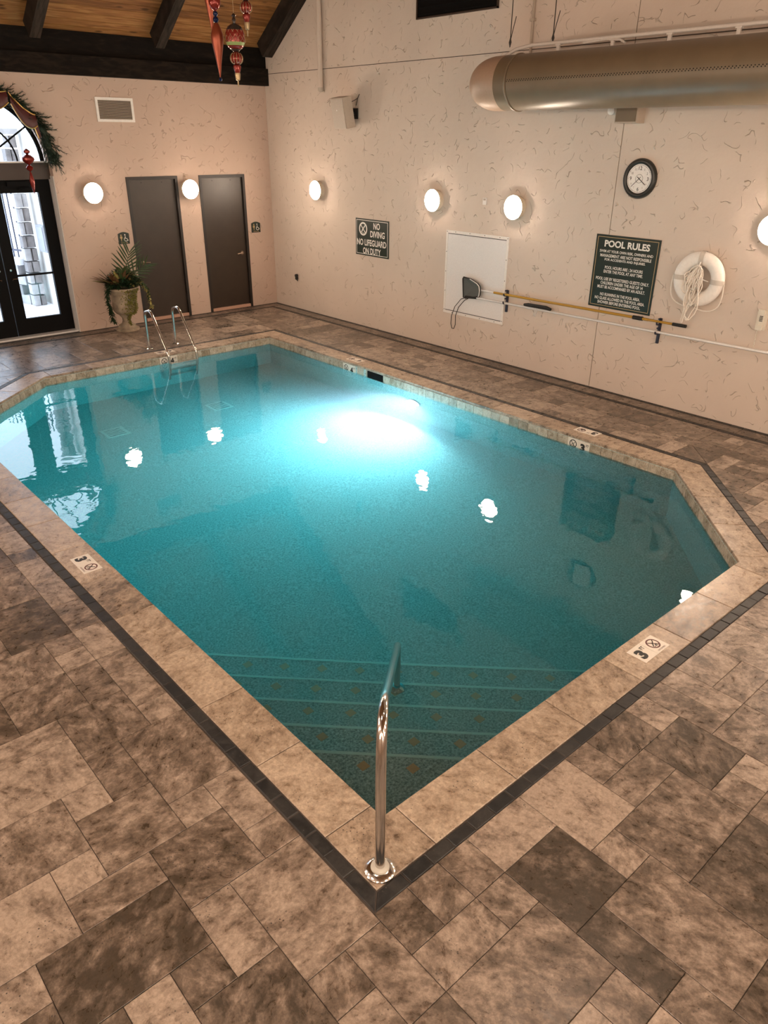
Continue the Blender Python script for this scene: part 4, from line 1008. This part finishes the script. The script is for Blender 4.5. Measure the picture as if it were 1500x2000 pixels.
va = tag(empty('wall_vent', (-3.02, 0, 3.53)), 'cream louvred air vent high on the back wall', 'vent')
x0, x1, z0, z1 = -3.345, -2.692, 3.347, 3.707
mb = MB(); mb.box((x0, -0.018, z0), (x0+0.04, -0.001, z1)); mb.box((x1-0.04, -0.018, z0), (x1, -0.001, z1)); mb.box((x0+0.04, -0.018, z0), (x1-0.04, -0.001, z0+0.04)); mb.box((x0+0.04, -0.018, z1-0.04), (x1-0.04, -0.001, z1)); mb.build('frame', 'white', va)
mb = MB(); mb.box((x0+0.04, -0.004, z0+0.04), (x1-0.04, -0.001, z1-0.04)); mb.build('backing', 'ventdark', va)
for k in range(15):
    zz = z0+0.052+k*0.0187; R_ = Matrix.Translation((0, -0.010, zz)) @ Matrix.Rotation(math.radians(35), 4, 'X')
    mb = MB(); mb.box((x0+0.04, -0.008, -0.002), (x1-0.04, 0.008, 0.002), R_); mb.build('louvre', 'vent', va)

dv = tag(empty('high_louvre', (0, -4.9, 4.72)), 'dark opening high on the right wall at the top of the picture', 'vent')
mb = MB(); mb.box((-0.012, -5.67, 4.72), (-0.001, -4.135, 5.5)); mb.build('dark_panel', 'black', dv)
mb = MB(); mb.box((-0.03, -5.69, 4.70), (-0.001, -5.67, 5.52)); mb.box((-0.03, -4.135, 4.70), (-0.001, -4.115, 5.52)); mb.box((-0.03, -5.69, 4.70), (-0.001, -4.115, 4.72)); mb.box((-0.03, -5.69, 5.5), (-0.001, -4.115, 5.52)); mb.build('frame', 'bronze', dv)
for k in range(9):
    mb = MB(); mb.box((-0.026, -5.66, 4.75+k*0.085), (-0.012, -4.145, 4.765+k*0.085)); mb.build('slat', 'black', dv)

ths = tag(empty('thermostat', (0, -5.67, 2.31)), 'tiny white sensor on the wall between two sconces', 'sensor')
mb = MB(); mb.box((-0.02, -5.70, 2.265), (-0.001, -5.63, 2.36)); mb.build('case', 'white', ths)
mb = MB(); mb.box((-0.024, -5.685, 2.325), (-0.02, -5.645, 2.35)); mb.build('grille', 'vent', ths)
ot = tag(empty('wall_outlet', (0, -0.77, 0.6)), 'small dark outlet with plug low on the wall near the corner', 'outlet')
mb = MB(); mb.box((-0.012, -0.85, 0.55), (-0.001, -0.77, 0.68)); mb.build('cover_plate', 'stucco', ot)
mb = MB(); mb.lathe([(0, 0), (0.03, 0), (0.03, 0.05), (0, 0.05)], 12, FR(-0.80, 0.65, 0.012)); mb.box((-0.06, -0.825, 0.575), (-0.012, -0.785, 0.625)); mb.tube([(-0.05, -0.80, 0.65), (-0.07, -0.81, 0.60), (-0.03, -0.83, 0.55)], 0.01, 6); mb.build('plug', 'rubber', ot)

# loudspeaker
sp_ = tag(empty('loudspeaker', (-0.1, -2.5, 3.5)), 'beige box loudspeaker tilted down on the right wall', 'speaker')
SMx = Matrix.Translation((-0.24, -2.62, 3.51)) @ Matrix.Rotation(math.radians(-11), 4, 'Y')
mb = MB(); mb.box((-0.085, -0.165, -0.23), (0.095, 0.165, 0.23), SMx); mb.build('cabinet', 'vent', sp_)
mb = MB(); mb.box((-0.097, -0.155, -0.22), (-0.085, 0.155, 0.22), SMx); gr_ = mb.build('grille', 'vent', sp_)
mb = MB(); mb.lathe([(0, 0), (0.012, 0), (0.012, 0.004), (0, 0.004)], 10, SMx @ Matrix.Translation((-0.097, 0.02, 0.05)) @ Matrix.Rotation(-PI/2, 4, 'Y')); mb.build('badge', 'white', gr_)
mb = MB(); mb.tube([SMx @ Vector((0.09, 0, 0)), (-0.06, -2.64, 3.50), (-0.001, -2.66, 3.50)], 0.025, 8); mb.box((-0.02, -2.74, 3.42), (-0.001, -2.58, 3.58)); mb.build('wall_mount', 'rubber', sp_)
mb = MB(); mb.tube([(-0.03, -2.72, 3.62), (-0.03, -2.76, 3.72), (-0.01, -2.78, 3.78), (-0.02, -2.74, 3.72), SMx @ Vector((0.1, 0.0, 0.1))], 0.006, 6); mb.build('cable', 'cable', sp_, True)
# vertical pipe high on the wall
pi_ = tag(empty('wall_pipe', (-0.06, -1.8, 3.9)), 'tan vertical pipe running up the right wall near the corner', 'pipe')
mb = MB(); mb.tube([(-0.06, -1.8, 3.90), (-0.06, -1.8, 5.75)], 0.042, 14); mb.build('tube', 'stucco', pi_, True)
mb = MB(); mb.lathe([(0, -0.05), (0.03, -0.045), (0.045, -0.02), (0.048, 0.02), (0, 0.02)], 14, Matrix.Translation((-0.06, -1.8, 3.89))); mb.tube([(-0.06, -1.8, 3.87), (-0.002, -1.83, 3.85)], 0.018, 8); mb.build('end_fitting', 'vent', pi_, True)

# ------------------------------------------------------------------ air duct
DX, DZc, DR = -0.56, 3.775, 0.312
du = tag(empty('air_duct', (DX, -9, DZc)), 'large brown fabric air duct with rounded end hanging by the right wall', 'duct')
MD = Matrix.Translation((DX, 0, DZc)) @ Matrix.Rotation(PI/2, 4, 'X')   # local z -> -y
mb = MB(); mb.lathe([(DR, 6.63), (DR, 15.6)], 56, MD); mb.build('tube', 'duct', du, True)
prof = [(0.0, 5.86)]
for k in range(1, 13):
    a = PI/2*k/12; prof.append((DR*math.sin(a)**0.75, 5.86+0.42*(1-math.cos(a))))
mb = MB(); mb.lathe(prof+[(DR*1.002, 6.42)], 56, MD); mb.build('end_cap', 'duct_cap', du, True)
mb = MB(); mb.lathe([(DR*1.0, 6.42), (DR*0.985, 6.60)], 56, MD); mb.build('cuff', 'duct', du, True)
mb = MB(); mb.torus(DR, 0.014, 56, 8, MD @ Matrix.Translation((0, 0, 6.61))); mb.build('zip_band', 'duct', du, True)
mb = MB(); a = math.radians(205)   # orifice row on the room side
for k in range(170):
    y = -6.66-k*0.037
    for da in (0, 0.05):
        aa = PI-0.02+da; p = Vector((DX+DR*1.001*math.cos(aa), y+(0.012 if da else 0), DZc+DR*1.001*math.sin(PI-aa+0.03)))
        mb.lathe([(0, 0), (0.006, 0), (0.006, 0.002), (0, 0.002)], 6, Matrix.Translation(p) @ Matrix.Rotation(-PI/2, 4, 'Y'))
oo = mb.build('orifice_row', 'black', du); oo['kind'] = 'stuff'
tz = DZc+DR+0.085
mb = MB(); mb.tube([(DX+0.02, -6.12, DZc+DR*0.82), (DX, -6.25, tz-0.13), (DX, -6.5, tz-0.03), (DX, -6.75, tz), (DX, -8, tz), (DX, -15.6, tz)], 0.021, 10); mb.build('track', 'track', du, True)
for y in (-7.15, -7.9, -8.6, -9.35, -10.1, -10.85, -11.6, -12.4):
    mb = MB(); mb.box((DX-0.012, y-0.02, DZc+DR-0.01), (DX+0.012, y+0.02, tz)); mb.box((DX-0.02, y-0.035, tz-0.03), (DX+0.02, y+0.035, tz-0.015)); mb.build('track_hook', 'track', du)
mb = MB(); mb.tube([(DX, -7.5, tz-0.03), (DX, -7.8, tz-0.015), (DX-0.02, -8.0, tz-0.03), (DX-0.03, -8.08, tz-0.07)], 0.012, 8); mb.build('drain_tube', 'track', du, True)
for y, lb in ((-6.40, 'thin hanger cable with a loose tail at the rounded duct end'), (-7.06, 'thin hanger cable with a loose tail further along the duct')):
    cb = tag(empty('hanger_cable', (DX, y, tz)), lb, 'cable', 'hanger cables of the duct')
    mb = MB(); mb.tube([(DX, y, tz), (DX, y, roof_z(y)-0.05)], 0.006, 6); mb.build('wire', 'cable', cb)
    mb = MB(); mb.tube([(DX, y, tz+0.06), (DX, y-0.03, tz+0.18), (DX, y-0.07, tz+0.32)], 0.005, 5); mb.tube([(DX, y, tz+0.1), (DX, y+0.015, tz+0.05), (DX, y, tz+0.0), (DX, y-0.015, tz+0.05), (DX, y, tz+0.1)], 0.006, 5); mb.build('loop_tail', 'cable', cb)
cd = tag(empty('conduit', (-0.03, -6.3, 4.2)), 'thin grey conduit running up the wall behind the duct', 'conduit')
mb = MB(); mb.tube([(-0.025, -6.3, 3.75), (-0.025, -6.3, 8.2)], 0.017, 8); mb.build('tube', 'vent', cd, True)
for z in (4.5, 6.0):
    mb = MB(); mb.box((-0.05, -6.335, z), (-0.001, -6.265, z+0.03)); mb.build('clip', 'vent', cd)
jb_ = tag(empty('junction_box', (-0.1, -7.95, 3.4)), 'small beige box on the wall below the duct', 'box')
mb = MB(); mb.box((-0.17, -8.10, 3.32), (-0.001, -7.80, 3.62)); mb.build('case', 'vent', jb_)
mb = MB(); mb.box((-0.18, -8.085, 3.335), (-0.17, -7.815, 3.60)); mb.build('cover', 'duct', jb_)
mb = MB(); mb.lathe([(0, 0), (0.05, 0), (0.05, 0.06), (0.02, 0.08), (0, 0.08)], 14, FR(-7.66, 3.46)); mb.build('sensor_head', 'white', jb_, True)

# ------------------------------------------------------------------ planter
PX_, PY_ = -3.50, -0.37
pt = tag(empty('planter', (PX_, PY_, 0)), 'weathered mossy garden urn filled with mixed trailing plants beside the brown door', 'planter')
PM = Matrix.Translation((PX_, PY_, 0))
prof = [(0.0, 0.0), (0.205, 0.0), (0.205, 0.03), (0.16, 0.05), (0.15, 0.085), (0.09, 0.12), (0.07, 0.17), (0.075, 0.22), (0.11, 0.26), (0.115, 0.275), (0.16, 0.30), (0.20, 0.35), (0.212, 0.42), (0.205, 0.52), (0.215, 0.62), (0.25, 0.70), (0.265, 0.715), (0.265, 0.745), (0.235, 0.745), (0.22, 0.70), (0.0, 0.69)]
mb = MB(); mb.lathe(prof, 40, PM); mb.build('urn', 'urn', pt, True)
mb = MB(); rr = random.Random(11)
for k in range(900):
    a = rr.gauss(-PI/2+0.45, 0.42); z = rr.uniform(0.10, 0.74)
    if z < 0.28 and abs(a+PI/2-0.1) > 0.35: continue
    R_ = 0.0
    for (r0, z0), (r1, z1) in zip(prof[1:17], prof[2:18]):
        if z0 <= z <= z1: R_ = r0+(r1-r0)*(z-z0)/max(1e-4, z1-z0)
    if R_ <= 0: continue
    p = Vector((PX_+R_*math.cos(a), PY_+R_*math.sin(a), z)); d = Vector((math.cos(a)+rr.uniform(-.6, .6), math.sin(a)+rr.uniform(-.6, .6), rr.uniform(-1.0, 0.4))).normalized()
    mb.leaf(p, p+d*rr.uniform(0.02, 0.045), 0.02, 0.006, n=2)
o = mb.build('moss', 'moss', pt); o['kind'] = 'stuff'
# palm fronds
def frond(base, tip, n, L, nm='palm_frond'):
    base = Vector(base); tip = Vector(tip); mb = MB(); d = tip-base
    side = d.cross(Vector((0, 1, 0))).normalized()
    pts = [base+d*t+Vector((0, 0, -0.10*t*t)) for t in [i/8 for i in range(9)]]
    mb.tube(pts, [0.012*(1-0.8*i/8) for i in range(9)], 6)
    for k in range(n):
        t = 0.25+0.75*k/(n-1); p = base+d*t+Vector((0, 0, -0.10*t*t))
        for sg in (-1, 1):
            dr = (d.normalized()*(0.45+0.4*t)+side*sg*(1.0-0.45*t)+Vector((0, rr.uniform(-.25, .1), 0.05))).normalized()
            mb.leaf(p, p+dr*L*(1.0-0.35*abs(t-0.5)), 0.030, 0.03, up=Vector((0, 1, 0.2)), n=4)
    mb.build(nm, 'leaf_palm', pt)
frond((PX_+0.03, PY_, 0.80), (PX_+0.19, PY_-0.08, 1.42), 8, 0.38)
frond((PX_+0.04, PY_, 0.80), (PX_+0.42, PY_-0.12, 1.18), 7, 0.30)
frond((PX_, PY_, 0.80), (PX_-0.05, PY_-0.22, 1.15), 5, 0.22)
for k in range(34):
    a = rr.uniform(PI*0.75, PI*1.75) if k < 26 else rr.uniform(0, 2*PI); el = rr.uniform(0.15, 1.1); L = rr.uniform(0.24, 0.40)
    b = Vector((PX_+0.10*math.cos(a)-0.06, PY_+0.08*math.sin(a)-0.03, 0.78)); d = Vector((math.cos(a)*math.cos(el), math.sin(a)*math.cos(el)*0.6, math.sin(el)))
    mb = MB(); mb.leaf(b, b+d*L+Vector((-0.05, 0, 0.08)), 0.085, 0.05, n=5); mb.build('croton_leaf', rr.choice(('leaf_croton', 'leaf_croton', 'leaf_yellow', 'leaf_palm')), pt)
mb = MB(); mb2 = MB()
for k in range(1000):
    a = rr.uniform(0, 2*PI); r_ = 0.27*math.sqrt(rr.random()); z = 0.74+0.28*(1-(r_/0.3)**2)*rr.random()+0.03
    p = Vector((PX_+0.03+r_*1.05*math.cos(a), PY_+r_*math.sin(a)*0.8, z)); d = Vector((math.cos(a)+rr.uniform(-.5, .5), math.sin(a)+rr.uniform(-.5, .5), rr.uniform(-0.3, 1.0))).normalized()
    (mb2 if (k % 7 == 0 and math.cos(a) > 0.1) else mb).leaf(p, p+d*rr.uniform(0.06, 0.11), 0.042, 0.015, n=3)
o = mb.build('filler_foliage', 'leaf_dark', pt); o['kind'] = 'stuff'
o = mb2.build('variegated_foliage', 'leaf_yellow', pt); o['kind'] = 'stuff'
def vine(path, m, n, w_, L):
    path = [Vector(p) for p in path]; mb = MB(); mb.tube(path, 0.006, 5)
    for k in range(n):
        t = k/n*(len(path)-1); i = int(t); p = path[i].lerp(path[min(i+1, len(path)-1)], t-i); a = rr.uniform(0, 2*PI)
        d = Vector((math.cos(a), math.sin(a)*0.8, rr.uniform(-0.9, 0.2))).normalized(); mb.leaf(p, p+d*L*rr.uniform(0.7, 1.2), w_, 0.01, n=3)
    mb.build('trailing_vine', m, pt)
vx = PX_
vine([(vx-0.12, PY_-0.12, 0.80), (vx-0.27, PY_-0.14, 0.82), (vx-0.345, PY_-0.15, 0.74), (vx-0.345, PY_-0.14, 0.58), (vx-0.315, PY_-0.12, 0.42), (vx-0.29, PY_-0.10, 0.28), (vx-0.27, PY_-0.09, 0.17)], 'leaf_dark', 190, 0.026, 0.075)
vine([(vx-0.10, PY_-0.12, 0.79), (vx-0.28, PY_-0.17, 0.80), (vx-0.36, PY_-0.16, 0.66), (vx-0.33, PY_-0.14, 0.45), (vx-0.30, PY_-0.12, 0.31)], 'leaf_dark', 120, 0.026, 0.07)
vine([(vx+0.15, PY_-0.10, 0.82), (vx+0.30, PY_-0.13, 0.80), (vx+0.40, PY_-0.13, 0.68), (vx+0.43, PY_-0.12, 0.54), (vx+0.45, PY_-0.12, 0.40), (vx+0.46, PY_-0.1, 0.34)], 'leaf_yellow', 60, 0.036, 0.05)
vine([(vx+0.15, PY_-0.12, 0.80), (vx+0.34, PY_-0.16, 0.80), (vx+0.42, PY_-0.15, 0.66), (vx+0.41, PY_-0.14, 0.5)], 'leaf_palm', 45, 0.034, 0.05)

# ------------------------------------------------------------------ garland over the arch
gd = tag(empty('evergreen_garland', (ARX, -0.08, ARZ+1.1)), 'dark evergreen garland with burgundy ribbon over the arched doorway', 'garland')
mb = MB(); rr = random.Random(21)
GR = ARR+0.0
def gpt(a, r=GR): return Vector((ARX+r*math.cos(a), -0.10, ARZ+0.02+r*math.sin(a)))
spine = [gpt(PI*(-0.01+1.02*k/40), GR+0.03*math.sin(k*1.3)) for k in range(41)]
mb.tube(spine, 0.055, 8); mb.build('branch', 'needle', gd)
mb = MB()
for k in range(430):
    a = PI*(0.0+1.0*rr.random()); p0 = gpt(a, GR+rr.uniform(-0.09, 0.08)); out = Vector((math.cos(a), 0, math.sin(a)))
    tang_ = Vector((math.sin(a), 0, -math.cos(a)))*(1 if a < PI/2 else -1)
    d = (tang_*rr.uniform(0.2, 1.0)+out*rr.uniform(-0.6, 0.8)+Vector((0, rr.uniform(-0.7, 0.05), 0))).normalized(); L = rr.uniform(0.12, 0.23)
    mb.tube([p0, p0+d*L], [0.006, 0.002], 4)
    s1 = d.cross(Vector((0.3, 0.8, 0.5))).normalized(); s2 = d.cross(s1)
    for i in range(30):
        t = i/30; b = rr.uniform(0, 2*PI); nd_ = (d*0.9+s1*math.cos(b)+s2*math.sin(b)).normalized(); q = p0+d*L*t
        w2 = d.cross(nd_).normalized()*0.0045; e = q+nd_*0.05
        mb.add([q-w2, q+w2, e], [(0, 1, 2)])
o = mb.build('needles', 'needle', gd); o['kind'] = 'stuff'
def swag(a0, a1, dip, nm):
    p, q = gpt(a0), gpt(a1); k = 16; mb = MB(); vs = []; fs = []; e0 = []; e1 = []
    for i in range(k+1):
        t = i/k; c0 = p.lerp(q, t)+Vector((0, -0.10, -dip*4*t*(1-t))); wd = 0.075+0.05*math.sin(PI*t)
        a_ = c0+Vector((0, 0.01*math.sin(i), wd)); b_ = c0+Vector((0, -0.02, -wd)); vs += [a_, (a_+b_)/2+Vector((0, -0.03, 0)), b_]; e0.append(a_); e1.append(b_)
    for i in range(k): s_ = i*3; fs += [(s_, s_+1, s_+4, s_+3), (s_+1, s_+2, s_+5, s_+4)]
    mb.add(vs, fs); r_ = mb.build('ribbon', 'ribbon', gd, True)
    for e in (e0, e1):
        mb = MB(); mb.tube([x+Vector((0, -0.006, 0)) for x in e], 0.010, 5); mb.build('gold_edge', 'gold_trim', r_, True)
swag(math.radians(62), math.radians(36), 0.10, 'a'); swag(math.radians(95), math.radians(64), 0.10, 'b'); swag(math.radians(128), math.radians(97), 0.10, 'c'); swag(math.radians(152), math.radians(130), 0.08, 'd')
p = gpt(math.radians(38)); q = p+Vector((0.02, -0.12, -0.28))
mb = MB(); mb.add([p+Vector((-0.05, -0.1, 0)), p+Vector((0.03, -0.1, 0)), q+Vector((0.03, 0, 0.02)), q+Vector((-0.02, 0, 0))], [(0, 1, 2, 3)]); rb_ = mb.build('ribbon', 'ribbon', gd)
mb = MB(); mb.tube([p+Vector((-0.05, -0.105, 0)), q+Vector((-0.01, -0.005, 0))], 0.009, 5); mb.build('gold_edge', 'gold_trim', rb_)

# ------------------------------------------------------------------ hanging ornaments
def ball(r, z, sq=1.0, k=10): return [(r*math.sin(PI*i/k), z-r*sq*math.cos(PI*i/k)) for i in range(k, -1, -1)][::-1]
def ornament(x, y, zb, parts, label, wire_to, grp='hanging christmas ornaments'):
    """parts: (name, profile with z above zb, material); profiles listed upwards"""
    t = tag(empty('christmas_ornament', (x, y, zb)), label, 'ornament', grp)
    T_ = Matrix.Translation((x, y, zb))
    top = 0
    for nm, prof, m_ in parts:
        mb = MB()
        if prof == 'lines': continue
        mb.lathe(prof, 20, T_); mb.build(nm, m_, t, True); top = max(top, max(z for r, z in prof))
    if wire_to:
        mb = MB(); mb.tube([(x, y, zb+top-0.005), (x, y, wire_to)], 0.0025, 5); mb.build('wire', 'orn_gold', t)
    return t, T_
def along(px, py, D):
    d = CR*((px-750)/CF)-CU*((py-1000)/CF)+_f; return CPOS+d*D
def glass_orn(base, label, s=1.0):
    x, y, zb = base
    S = lambda pr: [(r*s, z*s) for r, z in pr]
    tip = S([(0.0, 0.0), (0.006, 0.01), (0.008, 0.055), (0.004, 0.06), (0.022, 0.07), (0.03, 0.12), (0.028, 0.135)])
    cup = S([(0.024, 0.132), (0.03, 0.15), (0.042, 0.19), (0.038, 0.205), (0.02, 0.212)])
    mid = S([(0.02, 0.212)]+[(0.066*math.sin(PI*k/10), 0.268-0.060*math.cos(PI*k/10)) for k in range(2, 9)]+[(0.024, 0.328)])
    neck = S([(0.024, 0.328), (0.04, 0.338), (0.055, 0.352)])
    low = S([(0.055, 0.352), (0.078, 0.368), (0.086, 0.382)])
    band = S([(0.086, 0.382), (0.097, 0.405), (0.0985, 0.412)])
    up = S([(0.0985, 0.412), (0.102, 0.45), (0.099, 0.49), (0.090, 0.52)])
    cap = S([(0.090, 0.52), (0.07, 0.553), (0.04, 0.572), (0.015, 0.58), (0.015, 0.60), (0.022, 0.612), (0.012, 0.635), (0.024, 0.65), (0.008, 0.668), (0.0, 0.67)])
    t, T_ = ornament(x, y, zb, [('tip', tip, 'orn_gold'), ('lower_cup', cup, 'orn_red'), ('middle_ball', mid, 'orn_red'), ('neck', neck, 'orn_dark'), ('ball_base', low, 'orn_red'), ('green_band', band, 'orn_green'), ('ball', up, 'orn_red'), ('cap', cap, 'orn_dark')], label, roof_z(y)-0.03)
    mb = MB()
    for k in range(12):
        for sg in (-1, 1):
            pts = []
            for i in range(7):
                f_ = i/6; z = 0.412+0.108*f_; r_ = 0.1035-0.014*f_*f_; a = 2*PI*k/12+sg*f_*0.9; pts.append(T_ @ Vector((r_*s*math.cos(a), r_*s*math.sin(a), z*s)))
            mb.tube(pts, 0.0018*s, 4)
        a = 2*PI*k/12
        mb.tube([T_ @ Vector((0.067*s*math.sin(PI*j/10)*math.cos(a), 0.067*s*math.sin(PI*j/10)*math.sin(a), (0.268-0.061*math.cos(PI*j/10))*s)) for j in range(2, 9)], 0.003*s, 4)
    mb.build('gold_lines', 'orn_gold', t)['kind'] = 'stuff'
b = along(466, 171, 8.0); glass_orn((b.x, b.y, b.z), 'red and green glass finial ornament hanging lowest on the right')
b = along(484, 72, 8.0); glass_orn((b.x, b.y, b.z), 'red and green glass finial ornament cut off by the top of the picture', 0.98)
def finial(px, py, label, top_cut=False):
    b = along(px, py, 8.0)
    drop = [(0.0, -0.035), (0.014, -0.028), (0.019, -0.014), (0.010, 0.004), (0.0, 0.006)]
    cone = [(0.004, 0.0), (0.03, 0.16), (0.055, 0.29), (0.0655, 0.36), (0.062, 0.40), (0.045, 0.45), (0.025, 0.49), (0.012, 0.50)]
    bead = [(0.012, 0.495)]+[(0.030*math.sin(PI*k/8), 0.525-0.03*math.cos(PI*k/8)) for k in range(1, 8)]+[(0.012, 0.555)]+[(0.022*math.sin(PI*k/8)+0.004, 0.578-0.024*math.cos(PI*k/8)) for k in range(1, 8)]+[(0.012, 0.605)]
    sph = [(0.012, 0.60)]+[(0.062*math.sin(PI*k/10), 0.68-0.075*math.cos(PI*k/10)) for k in range(1, 10)]+[(0.01, 0.755), (0.0, 0.76)]
    ornament(b.x, b.y, b.z, [('drop', drop, 'orn_blue'), ('cone', cone, 'orn_copper'), ('beads', bead, 'orn_blue'), ('top_ball', sph, 'orn_red')], label, roof_z(b.y)-0.03)
finial(430.5, 152, 'copper red teardrop finial ornament with a blue drop')
finial(415, 64, 'copper red cone ornament cut off by the top of the picture')
b = Vector((-4.63, -0.17, 2.29))
S2 = [('tip', [(0.0, 0.0), (0.012, 0.04), (0.035, 0.16), (0.038, 0.21), (0.02, 0.29), (0.008, 0.335)], 'orn_red'), ('lower_ball', [(0.01, 0.335), (0.045, 0.36), (0.058, 0.385), (0.04, 0.41), (0.012, 0.43)], 'orn_red'), ('main_ball', [(0.012, 0.43), (0.06, 0.46), (0.092, 0.50), (0.09, 0.53), (0.05, 0.565), (0.014, 0.58)], 'orn_red'), ('top_ball', [(0.014, 0.58), (0.046, 0.605), (0.046, 0.63), (0.014, 0.655), (0.0, 0.66)], 'orn_red')]
ornament(b.x, b.y, b.z, S2, 'dark red finial ornament hanging from the garland in front of the glass door', 3.56)
